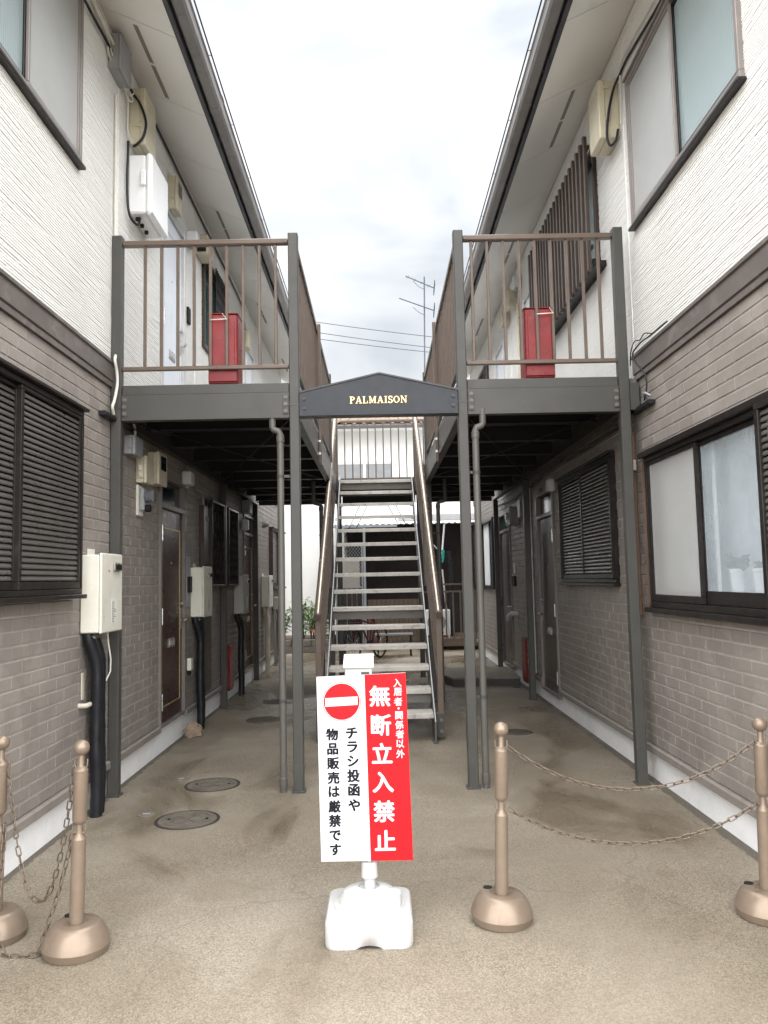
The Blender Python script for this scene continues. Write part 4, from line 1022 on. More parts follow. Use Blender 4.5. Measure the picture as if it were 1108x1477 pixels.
make_heater('heater_grey', 'tape', 'greyish water heater under the far window grille on the left', (L.X(0.0), 10.36, 1.045), wires=False)
make_heater('heater', 'pvc_beige', 'cream water heater with pale wrapped pipes, farthest on the left', (L.X(0.0), 12.80, 1.05), wires=False)

# small fittings behind the nearest pipes
t = thing('wall_outlet', (L.X(0), 5.10, 0.72), 'small beige tap bracket on the brick wall behind the black pipes', 'wall fitting')
L.bx(0.001, 0.012, 5.09, 5.13, 0.73, 0.90, 'cover_plate', 'pvc_beige', t, 0.003)
m = MB(); m.tube([(L.X(0.001), 5.06, 0.70), (L.X(0.045), 5.06, 0.70), (L.X(0.05), 5.13, 0.70)], 0.016, 10); m.build('pipe_stub', 'pvc_beige', t)
t = thing('wall_socket', (L.X(0), 8.0, 0.55), 'small cream outdoor socket low on the wall by the black pipes', 'wall fitting')
L.bx(0.001, 0.045, 7.86, 7.95, 0.60, 0.72, 'cover', 'heater', t, 0.008); L.bx(0.001, 0.03, 7.88, 7.93, 0.555, 0.595, 'plug', 'hole', t, 0.006)

# ================================================================== boxes and meters on the walls
def wall_box(S, y0, y1, z0, z1, dep, mat, name, label, cat, door_split=0.62, latch=True, group=None):
    t = thing(name, (S.X(0), y0, z0), label, cat, group)
    S.bx(0.001, dep * door_split, y0, y1, z0, z1, 'case', mat, t, 0.006)
    S.bx(dep * door_split + 0.001, dep, y0 - 0.005, y1 + 0.005, z0 - 0.005, z1 + 0.005, 'lid', mat, t, 0.008)
    if latch:
        for zz in (z0 + (z1 - z0) * 0.3, z0 + (z1 - z0) * 0.85):
            m = MB(); S.box(m, dep * 0.45, dep * 0.75, y0 - 0.012, y0 - 0.0055, zz, zz + 0.022, 0.002); m.build('latch', mat, t)
    return t
# left, below the walkway
t = wall_box(L, 5.90, 6.10, 2.43, 2.57, 0.088, 'greybox', 'junction_box', 'light grey junction box high on the left wall behind the front post', 'junction box', 0.7)
t = wall_box(L, 6.20, 6.40, 2.25, 2.46, 0.086, 'cream', 'meter_case', 'cream electrical case with a switch, above the round glass meter', 'electrical box', 0.7)
m = MB(); L.box(m, 0.02, 0.065, 6.183, 6.199, 2.285, 2.40, 0.004); m.build('switch_plate', 'cream', t)
m = MB(); L.box(m, 0.03, 0.055, 6.168, 6.182, 2.34, 2.385, 0.003); L.box(m, 0.034, 0.052, 6.170, 6.182, 2.30, 2.325, 0.003); m.build('switch', 'heater', t)
t = wall_box(L, 6.52, 6.77, 2.28, 2.545, 0.098, 'cream', 'meter_case', 'cream electrical case with dark readout over the nearest maroon door', 'electrical box', 0.72)
m = MB(); L.box(m, 0.0985, 0.104, 6.57, 6.72, 2.40, 2.52, 0.004); m.build('readout_window', 'darkglass', t)
t = thing('electric_meter', (L.X(0), 6.19, 2.0), 'round electric meter with clear plastic cover on a cream back plate', 'meter')
L.bx(0.001, 0.022, 6.20, 6.34, 1.99, 2.235, 'back_plate', 'heater', t, 0.005)
L.bx(0.023, 0.060, 6.225, 6.32, 2.03, 2.21, 'works', 'greybox', t, 0.008)
m = MB(); m.tube([(L.X(0.061), 6.27, 2.145), (L.X(0.135), 6.27, 2.145)], [0.05, 0.046], 16); m.build('glass_cover', 'clearcover', t)
m = MB(); m.tube([(L.X(0.062), 6.27, 2.145), (L.X(0.10), 6.27, 2.145)], 0.034, 14); m.build('dial', 'greybox', t)
m = MB(); m.tube([(L.X(0.061), 6.27, 2.05), (L.X(0.10), 6.27, 2.05)], 0.030, 12); m.build('terminal_cover', 'hole', t)
t = thing('porch_lamp', (L.X(0), 7.64, 2.4), 'white square porch lamp beside the nearest maroon door', 'lamp')
L.bx(0.012, 0.105, 7.60, 7.76, 2.405, 2.535, 'shade', 'whitebox', t, 0.014); L.bx(0.0, 0.0115, 7.63, 7.73, 2.43, 2.51, 'mount', 'greybox', t); L.bx(0.03, 0.07, 7.65, 7.70, 2.372, 2.404, 'sensor', 'greybox', t, 0.008)
t = thing('wall_conduit', (L.X(0), 8.45, 0.2), 'grey pipe running down the left wall before the window grille', 'pipe')
m = MB(); m.tube([(L.X(0.03), 8.15, 2.42), (L.X(0.03), 8.40, 2.42), (L.X(0.03), 8.46, 2.40), (L.X(0.03), 8.47, 2.33), (L.X(0.03), 8.47, 2.20), (L.X(0.05), 8.55, 2.14), (L.X(0.05), 8.62, 2.13)], 0.017, 10); m.build('pipe', 'grey_frame', t)
m = MB(); L.box(m, 0.001, 0.05, 8.42, 8.78, 0.30, 2.28, 0.004); m.build('duct_cover', 'brown_frame', t)
t = thing('door_intercom', (L.X(0), 7.82, 1.3), 'dark intercom plate between the maroon door and cream heater', 'intercom')
L.bx(0.001, 0.012, 7.83, 7.97, 1.22, 1.72, 'plate', 'greybox', t, 0.003); L.bx(0.0125, 0.035, 7.85, 7.95, 1.36, 1.52, 'speaker', 'hole', t, 0.006)
t = wall_box(L, 11.05, 11.28, 2.42, 2.60, 0.11, 'greybox', 'meter_case', 'dark meter case above the far door on the left', 'electrical box')
t = thing('porch_lamp', (L.X(0), 11.0, 2.2), 'white square porch lamp beside the far door on the left', 'lamp')
L.bx(0.012, 0.10, 10.93, 11.07, 2.17, 2.32, 'shade', 'whitebox', t, 0.014); L.bx(0.0, 0.0115, 10.96, 11.04, 2.2, 2.3, 'mount', 'greybox', t)
# vent hoods and gas pipes at the far end
t = thing('vent_hood', (L.X(0), 13.0, 2.3), 'round vent hood high on the brick wall at the far left', 'vent')
m = MB(); m.tube([(L.X(0), 13.05, 2.40), (L.X(0.05), 13.05, 2.40)], 0.06, 14); m.build('collar', 'grey_frame', t); m = MB(); m.sphere((L.X(0.05), 13.05, 2.40), 0.058, 14, 8); m.build('hood', 'grey_frame', t)
t = thing('gas_meter', (L.X(0), 14.1, 0.7), 'grey gas meter with pipes at the far end of the left wall', 'meter')
L.bx(0.02, 0.15, 14.05, 14.35, 0.95, 1.18, 'case', 'heater_grey', t, 0.015)
for k in range(4):
    m = MB(); m.tube([(L.X(0.06), 13.95 + k * 0.14, 0.0), (L.X(0.06), 13.95 + k * 0.14, 0.72 + 0.06 * k), (L.X(0.08), 14.08 + 0.05 * k, 0.86), (L.X(0.08), 14.08 + 0.07 * k, 0.96)], 0.014, 8); m.build('gas_pipe', 'grey_frame', t)

# left, upper storey
wall_box(L, 5.48, 5.73, 5.20, 5.47, 0.095, 'greybox', 'junction_box', 'grey steel box tucked under the left eaves', 'junction box', 0.85, False)
t = wall_box(L, 5.97, 6.27, 4.90, 5.36, 0.130, 'cream', 'distribution_box', 'cream distribution box under the left eaves above the white heater', 'electrical box', 0.66)
t = thing('water_heater', (L.X(0), 5.97, 4.32), 'white water heater on the upper left wall above the railing', 'water heater')
L.bx(0.002, 0.135, 5.965, 6.44, 4.335, 4.81, 'casing', 'white_unit', t, 0.012); L.bx(0.1355, 0.188, 5.955, 6.45, 4.325, 4.825, 'front_cover', 'white_unit', t, 0.020)
L.bx(0.105, 0.145, 5.936, 5.9545, 4.55, 4.67, 'latch', 'white_unit', t, 0.005)
m = MB()
for k in range(3): m.tube([(L.X(0.05), 6.05 + 0.12 * k, 4.336), (L.X(0.05), 6.05 + 0.12 * k, 4.312)], 0.016, 10)
m.build('ports', 'hole', t)
t = wall_box(L, 7.12, 7.30, 4.93, 5.25, 0.095, 'cream', 'meter_case', 'small cream meter case above the pale upper door on the left', 'electrical box', 0.7)
L.bx(0.0955, 0.100, 7.15, 7.27, 5.08, 5.20, 'readout_window', 'darkglass', t, 0.003)
t = thing('porch_lamp', (L.X(0), 7.80, 4.9), 'white lamp box beside the pale upper door on the left', 'lamp')
L.bx(0.001, 0.12, 7.80, 7.93, 4.90, 5.03, 'shade', 'whitebox', t, 0.012); L.bx(0.02, 0.08, 7.82, 7.91, 4.87, 4.899, 'base', 'greybox', t, 0.005)
t = thing('vent_hood', (L.X(0), 8.30, 4.95), 'cream box hood with dark louvre on the upper left wall', 'vent')
L.bx(0.001, 0.14, 8.22, 8.52, 4.97, 5.18, 'hood', 'cream', t, 0.012); L.bx(0.03, 0.12, 8.205, 8.2195, 4.985, 5.08, 'louvre', 'hole', t)
t = wall_box(L, 11.0, 11.22, 4.78, 5.02, 0.12, 'cream', 'meter_case', 'cream meter case far along the upper left wall', 'electrical box')
t = wall_box(L, 10.55, 10.75, 4.85, 5.0, 0.10, 'whitebox', 'junction_box', 'small white box far along the upper left wall', 'junction box')
t = thing('door_intercom', (L.X(0), 7.82, 4.1), 'black intercom beside the pale upper door on the left', 'intercom')
L.bx(0.001, 0.028, 7.84, 7.93, 4.08, 4.25, 'speaker', 'hole', t, 0.006)
# right, upper storey
t = wall_box(RT, 5.80, 6.07, 4.79, 5.25, 0.160, 'cream', 'distribution_box', 'cream distribution box on the upper right wall with a black cable', 'electrical box', 0.66)
t = thing('porch_lamp', (RT.X(0), 9.9, 5.2), 'white lamp box near the upper door on the right', 'lamp')
RT.bx(0.001, 0.11, 9.90, 10.05, 5.17, 5.33, 'shade', 'whitebox', t, 0.012); RT.bx(0.03, 0.09, 9.93, 10.02, 5.14, 5.169, 'base', 'greybox', t)
wall_box(RT, 10.30, 10.50, 5.05, 5.28, 0.13, 'cream', 'meter_case', 'cream meter case on the upper right wall past the door', 'electrical box')
wall_box(RT, 10.85, 11.08, 5.0, 5.26, 0.12, 'cream', 'meter_case', 'cream meter case farther along the upper right wall', 'electrical box')
t = thing('wall_conduit', (RT.X(0), 10.2, 2.9), 'cream conduit running down the upper right wall', 'pipe'); m = MB(); m.tube([(RT.X(0.02), 10.2, 2.9), (RT.X(0.02), 10.2, 5.05)], 0.018, 8); m.build('pipe', 'cream', t)
# right, below the walkway
t = wall_box(RT, 10.80, 11.10, 2.16, 2.41, 0.12, 'greybox', 'meter_case', 'grey meter case beside the far grey door on the right', 'electrical box')
m = MB(); m.tube([(RT.X(0.12), 10.95, 2.29), (RT.X(0.155), 10.95, 2.29)], 0.05, 14); m.build('dial', 'alu', t)
t = wall_box(RT, 10.28, 10.45, 2.22, 2.46, 0.07, 'heater_grey', 'junction_box', 'narrow grey box on the right wall behind the second post', 'junction box')
t = thing('door_intercom', (RT.X(0), 11.1, 1.3), 'black intercom beside the far grey door on the right', 'intercom')
RT.bx(0.001, 0.03, 11.12, 11.30, 1.32, 1.46, 'speaker', 'hole', t, 0.006); RT.bx(0.001, 0.008, 11.15, 11.27, 1.50, 1.64, 'plate', 'alu', t, 0.003)
t = thing('wall_lever', (RT.X(0), 11.0, 0.9), 'grey pipe elbow with round flange on the right wall', 'pipe')
m = MB(); m.tube([(RT.X(0.0), 11.05, 0.93), (RT.X(0.09), 11.08, 0.94), (RT.X(0.12), 11.14, 0.90), (RT.X(0.125), 11.16, 0.84)], 0.035, 12); m.build('elbow', 'alu', t)
m = MB(); m.tube([(RT.X(0.0), 11.05, 0.93), (RT.X(0.015), 11.05, 0.93)], 0.07, 16); m.build('flange', 'greybox', t)
t = thing('porch_lamp', (RT.X(0), 8.5, 2.4), 'small white porch lamp above the nearer grey door on the right', 'lamp')
RT.bx(0.012, 0.09, 8.44, 8.56, 2.36, 2.49, 'shade', 'whitebox', t, 0.012); RT.bx(0.0, 0.0115, 8.46, 8.54, 2.38, 2.47, 'mount', 'greybox', t)
m = MB(); RT.box(m, 0.001, 0.03, 9.86, 9.90, 0.26, 2.60, 0.004); tag(m.build('cover_strip', 'alu'), 'pale vertical conduit strip on the right wall behind the second post', 'conduit')

# ================================================================== cables
def cable(name, pts, r, mat, label, cat='cable', smooth_n=6):
    # Catmull-Rom through the points
    P_ = [Vector(p) for p in pts]; out = []
    for i in range(len(P_) - 1):
        p0, p1, p2, p3 = P_[max(i - 1, 0)], P_[i], P_[i + 1], P_[min(i + 2, len(P_) - 1)]
        for k in range(smooth_n):
            t = k / smooth_n
            out.append(0.5 * ((2 * p1) + (p2 - p0) * t + (2 * p0 - 5 * p1 + 4 * p2 - p3) * t * t + (3 * p1 - p0 - 3 * p2 + p3) * t ** 3))
    out.append(P_[-1]); m = MB(); m.tube(out, r, 8); return tag(m.build(name, mat), label, cat)
XA = L.X
cable('cable', [(XA(.03), 3.6, 5.30), (XA(.03), 4.5, 5.31), (XA(.03), 5.05, 5.31), (XA(.03), 5.40, 5.325), (XA(.03), 5.73, 5.33), (XA(.03), 5.86, 5.33), (XA(.045), 5.93, 5.29), (XA(.09), 5.94, 5.227), (XA(.13), 5.94, 5.13), (XA(.146), 5.94, 5.036), (XA(.125), 5.94, 4.94), (XA(.08), 5.94, 4.883), (XA(.045), 5.955, 4.87)], 0.0105, 'cable', 'thick black cable looping along the upper left wall to the cream box')
cable('cable', [(XA(.02), 4.4, 5.50), (XA(.02), 5.22, 5.49), (XA(.02), 5.38, 5.45), (XA(.022), 5.43, 5.29), (XA(.022), 5.54, 5.255), (XA(.022), 5.69, 5.275), (XA(.022), 5.84, 5.265), (XA(.022), 5.88, 5.20), (XA(.022), 5.882, 5.08), (XA(.022), 5.89, 4.95), (XA(.04), 5.94, 4.885)], 0.0085, 'cable_w', 'white cable hanging beside the black cable on the upper left wall')
cable('cable', [(XA(.03), 4.4, 5.40), (XA(.032), 5.1, 5.40), (XA(.035), 5.36, 5.37), (XA(.035), 5.47, 5.30), (XA(.04), 5.62, 5.23), (XA(.045), 5.76, 5.20), (XA(.05), 5.85, 5.22), (XA(.06), 5.90, 5.27)], 0.006, 'cable_w', 'thin white cable tangled under the grey box on the upper left')
cable('cable', [(XA(.03), 5.78, 5.21), (XA(.05), 5.84, 5.17), (XA(.06), 5.88, 5.20), (XA(.045), 5.86, 5.25), (XA(.03), 5.80, 5.24)], 0.006, 'cable_w', 'small coil of white cable above the cream box on the left')
cable('cable', [(XA(.02), 5.90, 4.88), (XA(.025), 5.885, 4.80), (XA(.02), 5.88, 4.55), (XA(.025), 5.89, 4.36), (XA(.04), 5.92, 4.27), (XA(.07), 5.99, 4.25), (XA(.07), 6.05, 4.33)], 0.010, 'cable', 'black cable looping under the white water heater')
cable('conduit', [(XA(.02), 5.62, 5.08), (XA(.02), 5.62, 4.0), (XA(.02), 5.62, 3.25), (XA(.03), 5.62, 3.12), (XA(.055), 5.53, 3.04), (XA(.06), 5.555, 2.97), (XA(.06), 5.57, 2.88), (XA(.055), 5.53, 2.76), (XA(.05), 5.50, 2.70), (XA(.045), 5.54, 2.655)], 0.011, 'cable_w', 'thin cream conduit running down the upper left wall past the belt', 'conduit')
cable('conduit', [(XA(.02), 3.8, 5.48), (XA(.022), 4.8, 5.47), (XA(.03), 5.2, 5.42), (XA(.04), 5.48, 5.38)], 0.013, 'cable_w', 'cream conduit under the left eaves leading to the grey box', 'conduit')
cable('conduit', [(XA(.025), 6.4, 5.46), (XA(.025), 7.8, 5.44), (XA(.025), 9.5, 5.42), (XA(.025), 11.0, 5.38), (XA(.03), 11.15, 5.2), (XA(.05), 11.12, 5.03)], 0.012, 'cable', 'dark conduit running along the left wall under the eaves', 'conduit')
cable('cable', [(XA(.03), 5.78, 2.66), (XA(.05), 5.90, 2.70), (XA(.05), 6.0, 2.66), (XA(.05), 6.03, 2.57)], 0.010, 'cable_w', 'pale cable dropping into the grey junction box on the left')
XB = RT.X
cable('cable', [(XB(.02), 3.7, 5.05), (XB(.02), 4.81, 5.145), (XB(.02), 5.32, 5.207), (XB(.02), 5.55, 5.231), (XB(.02), 5.68, 5.225), (XB(.045), 5.77, 5.168), (XB(.085), 5.77, 5.015), (XB(.11), 5.77, 4.852), (XB(.112), 5.77, 4.76), (XB(.088), 5.77, 4.709), (XB(.047), 5.77, 4.749), (XB(.025), 5.775, 4.84)], 0.010, 'cable', 'black cable running along the upper right wall into the cream box')
cable('cable', [(XB(.02), 3.7, 5.14), (XB(.02), 4.8, 5.22), (XB(.02), 5.5, 5.29), (XB(.02), 5.66, 5.28), (XB(.02), 5.69, 5.20), (XB(.02), 5.70, 5.0), (XB(.02), 5.72, 4.85)], 0.006, 'cable_w', 'thin white cable beside the black one on the upper right wall')
cable('cable', [(XB(.04), 4.95, 3.062), (XB(.045), 5.25, 3.065), (XB(.05), 5.44, 3.07), (XB(.075), 5.54, 3.02), (XB(.065), 5.49, 2.93), (XB(.06), 5.36, 2.83), (XB(.055), 5.34, 2.74), (XB(.05), 5.42, 2.655)], 0.0055, 'cable', 'thin black cable curling over the belt on the right wall')
cable('cable', [(XB(.05), 5.2, 3.06), (XB(.06), 5.32, 3.10), (XB(.06), 5.42, 3.085), (XB(.07), 5.5, 3.10), (XB(.06), 5.62, 3.06), (XB(.05), 5.68, 2.97)], 0.004, 'cable', 'frayed wire end above the thin cable on the right belt')
for S, y0 in ((L, 5.36), (RT, 5.34)):
    m = MB(); S.box(m, 0.001, 0.05, y0, 5.74, 2.615, 2.645, 0.003); tag(m.build('wall_bracket', 'steel_dark'), 'dark steel ledge bracket where the %s walkway meets the brick wall' % ('left' if S is L else 'right'), 'bracket')
cable('wire_end', [(XB(.03), 5.42, 2.66), (XB(.06), 5.40, 2.70), (XB(.04), 5.36, 2.675), (XB(.07), 5.34, 2.69), (XB(.04), 5.32, 2.665)], 0.009, 'galv', 'coiled silver wire end on the right wall bracket', 'wire')
cable('cable', [(XB(.03), 12.4, 2.57), (XB(.04), 10.9, 2.52), (XB(.05), 9.6, 2.56), (XB(.05), 8.3, 2.60), (XB(.05), 7.0, 2.58), (XB(.03), 6.0, 2.60)], 0.014, 'cable', 'bundle of black cable under the right walkway')
t = thing('rust_brown_panel', (RT.X(0), 5.8, 1.2), 'narrow rust brown board on the right wall behind the front post', 'panel')
m = MB(); RT.box(m, 0.001, 0.055, 5.81, 5.93, 1.15, 2.50, 0.003); m.build('board', 'copper', t)
m = MB(); RT.box(m, 0.012, 0.05, 5.762, 5.809, 2.21, 2.29, 0.003); m.build('clip', 'pvc_beige', t)

# ================================================================== fire extinguisher boxes
def text_mesh(ch, size, bold):
    cu = bpy.data.curves.new('glyph', 'FONT'); cu.body = ch; cu.size = size; cu.offset = bold * size; cu.extrude = 0.0; cu.resolution_u = 4; cu.fill_mode = 'FRONT'
    o = bpy.data.objects.new('glyph', cu); COL.objects.link(o)
    bpy.context.view_layer.update()
    me = bpy.data.meshes.new_from_object(o.evaluated_get(bpy.context.evaluated_depsgraph_get()))
    COL.objects.unlink(o); bpy.data.objects.remove(o)
    xs = [v.co.x for v in me.vertices]; ys = [v.co.y for v in me.vertices]
    cx, cy = (min(xs) + max(xs)) / 2, (min(ys) + max(ys)) / 2
    V = [(v.co.x - cx, v.co.y - cy) for v in me.vertices]; F = [tuple(p.vertices) for p in me.polygons]
    bpy.data.meshes.remove(me); return V, F
def put_glyphs(items, y, name, mat, parent):
    """items: (char, centre x, centre z, em, bold, stretch); flat print facing the camera side (-Y); heavier strokes from stacked, slightly shifted outlines"""
    m = MB()
    for ch, x, z, em, bold, stx in items:
        V, F = text_mesh(ch, em * (1 - bold), 0.0); b = bold * em
        offs = [(0, 0)] + [(b * math.cos(R(45 * k)), b * math.sin(R(45 * k)) * 0.8) for k in range(8)] if bold else [(0, 0)]
        for i, (ox, oz) in enumerate(offs): m.add([(x + u * stx + ox, y - 0.00004 * i, z + v + oz) for u, v in V], F)
    return m.build(name, mat, parent)
def ext_box(x0, x1, y0, y1, z0, z1, mat, label, tie, text=False):
    t = thing('fire_extinguisher_box', ((x0 + x1) / 2, (y0 + y1) / 2, z0), label, 'extinguisher box', None)
    m = MB(); m.box(x0, x1, y0, y1, z0, z1, 0.006); m.build('cabinet', mat, t)
    w = (x1 - x0)
    m = MB(); m.box(x0 + 0.004, x1 - 0.004, y0 - 0.014, y0 - 0.0005, z0 + 0.012, z1 - 0.006, 0.004); dr = m.build('cabinet_door', mat, t)
    m = MB(); m.box(x0 + w * 0.10, x1 - w * 0.10, y0 - 0.020, y0 - 0.0145, z0 + (z1 - z0) * 0.22, z1 - 0.05, 0.004); m.build('raised_panel', mat, dr)
    m = MB(); m.box(x0 - 0.003, x1 + 0.003, y0 - 0.016, y1 + 0.003, z1 + 0.0005, z1 + 0.008, 0.003); m.build('lid', mat, t)
    m = MB(); m.box(x0 + 0.01, x1 - 0.01, y0 + 0.01, y1 - 0.01, z0 - 0.014, z0 - 0.0005); m.build('foot', 'hole', t)
    if tie is not None:
        m = MB(); m.tube([(tie[0], y0 - 0.022, z1 - 0.055), (tie[0], 5.612, z1 - 0.055), (tie[1], 5.612, z1 - 0.05), (tie[1], y0 - 0.022, z1 - 0.05)], 0.004, 6); m.tube([(tie[1], 5.612, z1 - 0.05), (tie[1] - 0.03, 5.606, z1 - 0.01)], 0.0025, 5); m.build('cable_tie', 'cable_w', t)
    if text:
        put_glyphs([('消', (x0 + x1) / 2, z1 - 0.075, 0.07, 0.02, 1), ('火', (x0 + x1) / 2, z1 - 0.165, 0.07, 0.02, 1), ('器', (x0 + x1) / 2, z1 - 0.255, 0.07, 0.02, 1)], y0 - 0.0205, 'lettering', 'sign_white', t)
    return t
ext_box(-1.212, -0.996, 5.665, 5.865, 2.892, 3.405, 'red', 'faded red extinguisher box tied to the left walkway railing', (-1.187, -1.068))
ext_box(1.100, 1.316, 5.665, 5.865, 2.892, 3.405, 'red', 'red extinguisher box tied to the right walkway railing', (1.188, 1.305 - 0.116 + 0.116))
ext_box(1.815, 1.915, 10.02, 10.30, 0.135, 0.66, 'red_dark', 'dark red lettered extinguisher box on the right passage wall', None, True)
ext_box(-1.895, -1.815, 9.66, 9.92, 0.17, 0.69, 'red', 'red extinguisher box low on the left passage wall', None)

# ================================================================== sign stand
SG = thing('sign_stand', (-0.068, 3.42, 0), 'red and white no trespassing sign on a white water-filled base', 'sign stand')
bx_, by_, hw, hd = -0.068, 3.435, 0.176, 0.185
def rrect(hw_, hd_, r, n=6):
    pts = []
    for (cx, cy, a0) in ((hw_ - r, hd_ - r, 0), (-hw_ + r, hd_ - r, 90), (-hw_ + r, -hd_ + r, 180), (hw_ - r, -hd_ + r, 270)):
        for i in range(n + 1): a = R(a0 + 90 * i / n); pts.append((cx + r * math.cos(a), cy + r * math.sin(a)))
    return pts
m = MB(); rings = []
lev = [(0.985, 0.0, 0.045), (1.0, 0.012, 0.045), (1.0, 0.085, 0.045), (0.985, 0.098, 0.045), (0.955, 0.104, 0.05)]
# front and rear faces carry a shallow arch at the bottom: lower rings lift round the middle
base_pts = []
for (k, z, r) in lev:
    ring = []
    pts = rrect(hw * k, hd * k, r)
    # densify the straight runs so the arch has vertices
    dense = []
    for i in range(len(pts)):
        p, q = pts[i], pts[(i + 1) % len(pts)]; n = 14 if abs(q[0] - p[0]) > 0.1 else 1
        for j in range(n): dense.append((p[0] + (q[0] - p[0]) * j / n, p[1] + (q[1] - p[1]) * j / n))
    for (x, y) in dense:
        lift = 0.017 * max(0.0, 1 - (x / 0.052) ** 2) ** 0.8 if abs(x) < 0.052 and abs(y) > hd * 0.9 else 0.0
        ring.append((bx_ + x, by_ + y, max(z, lift if z < 0.05 else z)))
    rings.append(ring)
n = len(rings[0]); vs = [p for r_ in rings for p in r_]
fs = [(i * n + k, i * n + (k + 1) % n, (i + 1) * n + (k + 1) % n, (i + 1) * n + k) for i in range(len(rings) - 1) for k in range(n)]
m.add(vs, fs, True); m.add(rings[-1], [tuple(range(n))]); m.add(rings[0], [tuple(range(n))[::-1]])
base = m.build('water_base', 'stand_white', SG)
m = MB(); m.lathe([(0.150, 0.103), (0.148, 0.112), (0.128, 0.118), (0.122, 0.135), (0.105, 0.158), (0.070, 0.172), (0.045, 0.176), (0.043, 0.168), (0.001, 0.168)], bx_, by_, 0, 36); m.build('domed_top', 'stand_white', base)
m = MB(); m.lathe([(0.034, 0.115), (0.034, 0.165), (0.031, 0.170), (0.001, 0.171)], bx_ + 0.100, by_ - 0.045, 0, 20); m.build('filler_cap', 'stand_white', base)
m = MB(); m.lathe([(0.024, 0.165), (0.023, 0.215)], bx_ + 0.003, by_, 0, 18); m.lathe([(0.030, 0.212), (0.034, 0.214), (0.033, 0.268), (0.028, 0.276), (0.014, 0.277)], bx_ + 0.003, by_, 0, 20); m.build('collar', 'stand_white', SG)
m = MB(); m.tube([(bx_ + 0.003, by_, 0.25), (bx_ + 0.003, by_, 1.10)], 0.0135, 12); m.build('pole', 'alu', SG)
m = MB(); BC = [(-0.274, 1.044), (0.104, 1.054), (0.118, 0.285), (-0.264, 0.288)]      # board corners in x,z
YB = 3.405
m.prism([BC[3], BC[2], BC[1], BC[0]], 'y', YB, YB + 0.012); m.fix(); brd = m.build('sign_board', 'sign_white', SG)
def BUV(u, v):          # u right, v down, 0..1 on the board
    t = (BC[0][0] + (BC[1][0] - BC[0][0]) * u, BC[0][1] + (BC[1][1] - BC[0][1]) * u); b = (BC[3][0] + (BC[2][0] - BC[3][0]) * u, BC[3][1] + (BC[2][1] - BC[3][1]) * u)
    return (t[0] + (b[0] - t[0]) * v, t[1] + (b[1] - t[1]) * v)
m = MB(); q = [BUV(0.5385, 0), BUV(1, 0), BUV(1, 1), BUV(0.5385, 1)]; m.add([(x, YB - 0.0006, z) for x, z in q], [(0, 1, 2, 3)]); m.build('red_field', 'sign_red', brd)
def ring_disc(c, r0, r1, y, mat, name):
    m = MB(); n = 64
    if r0 <= 0: m.add([(c[0] + r1 * math.cos(2 * math.pi * k / n), y, c[1] + r1 * math.sin(2 * math.pi * k / n)) for k in range(n)], [tuple(range(n))])
    else:
        vs = [(c[0] + r * math.cos(2 * math.pi * k / n), y, c[1] + r * math.sin(2 * math.pi * k / n)) for r in (r0, r1) for k in range(n)]
        m.add(vs, [(k, (k + 1) % n, n + (k + 1) % n, n + k) for k in range(n)])
    return m.build(name, mat, brd)
def zuv(x, y):          # from a scan of the board: left/right edges lean a little
    v = (y - 198) / (1432 - 198); xl = 78 + (112 - 78) * v; xr = 672 + (720 - 672) * v
    return BUV((x - xl) / (xr - xl), v)
cc = zuv(246, 372); px = 0.000623
ring_disc(cc, 0.0, 0.0755, YB - 0.0006, 'sign_red', 'no_entry_disc'); ring_disc(cc, 0.0790, 0.0812, YB - 0.0006, 'sign_red', 'no_entry_ring')
q = [zuv(138, 344), zuv(352, 341), zuv(352, 398), zuv(138, 402)]
m = MB(); m.add([(x, YB - 0.0012, z) for x, z in q], [(0, 1, 2, 3)]); m.build('no_entry_bar', 'sign_white', brd)
def column(chars, pts, em, bold, y, mat, stx=1.0):
    put_glyphs([(c, *zuv(*p), em, bold, stx) for c, p in zip(chars, pts)], y, 'lettering', mat, brd)
column('無断立入禁止', [(500, 345), (508, 540), (515, 727), (521, 918), (528, 1110), (535, 1300)], 150 * px, 0.030, YB - 0.0012, 'sign_white')
column('入居者・関係者以外', [(617, 262), (620, 322), (622, 388), (625, 433), (628, 480), (630, 543), (633, 605), (635, 668), (637, 735)], 60 * px, 0.022, YB - 0.0012, 'sign_white')
column('チラシ投函や', [(313, 585), (317, 678), (322, 772), (325, 870), (328, 965), (330, 1065)], 90 * px, 0.042, YB - 0.0006, 'sign_black')
column('物品販売は厳禁です', [(183, 590), (187, 687), (190, 783), (193, 880), (197, 972), (200, 1070), (202, 1165), (204, 1262), (206, 1355)], 86 * px, 0.042, YB - 0.0006, 'sign_black')
m = MB(); m.prism([(3.425, 1.00), (3.49, 1.00), (3.515, 1.085), (3.500, 1.108), (3.430, 1.086), (3.418, 1.07)], 'x', -0.152, -0.040); m.fix(); bxx = m.build('leaflet_box', 'stand_white', SG)
m = MB(); m.prism([(3.405, 1.080), (3.525, 1.118), (3.525, 1.126), (3.405, 1.088)], 'x', -0.160, -0.032); m.fix(); m.build('box_lid', 'whitebox', bxx)
m = MB(); m.box(-0.085, -0.05, 3.4175, 3.424, 1.02, 1.06); m.build('clip', 'slab_edge', bxx)

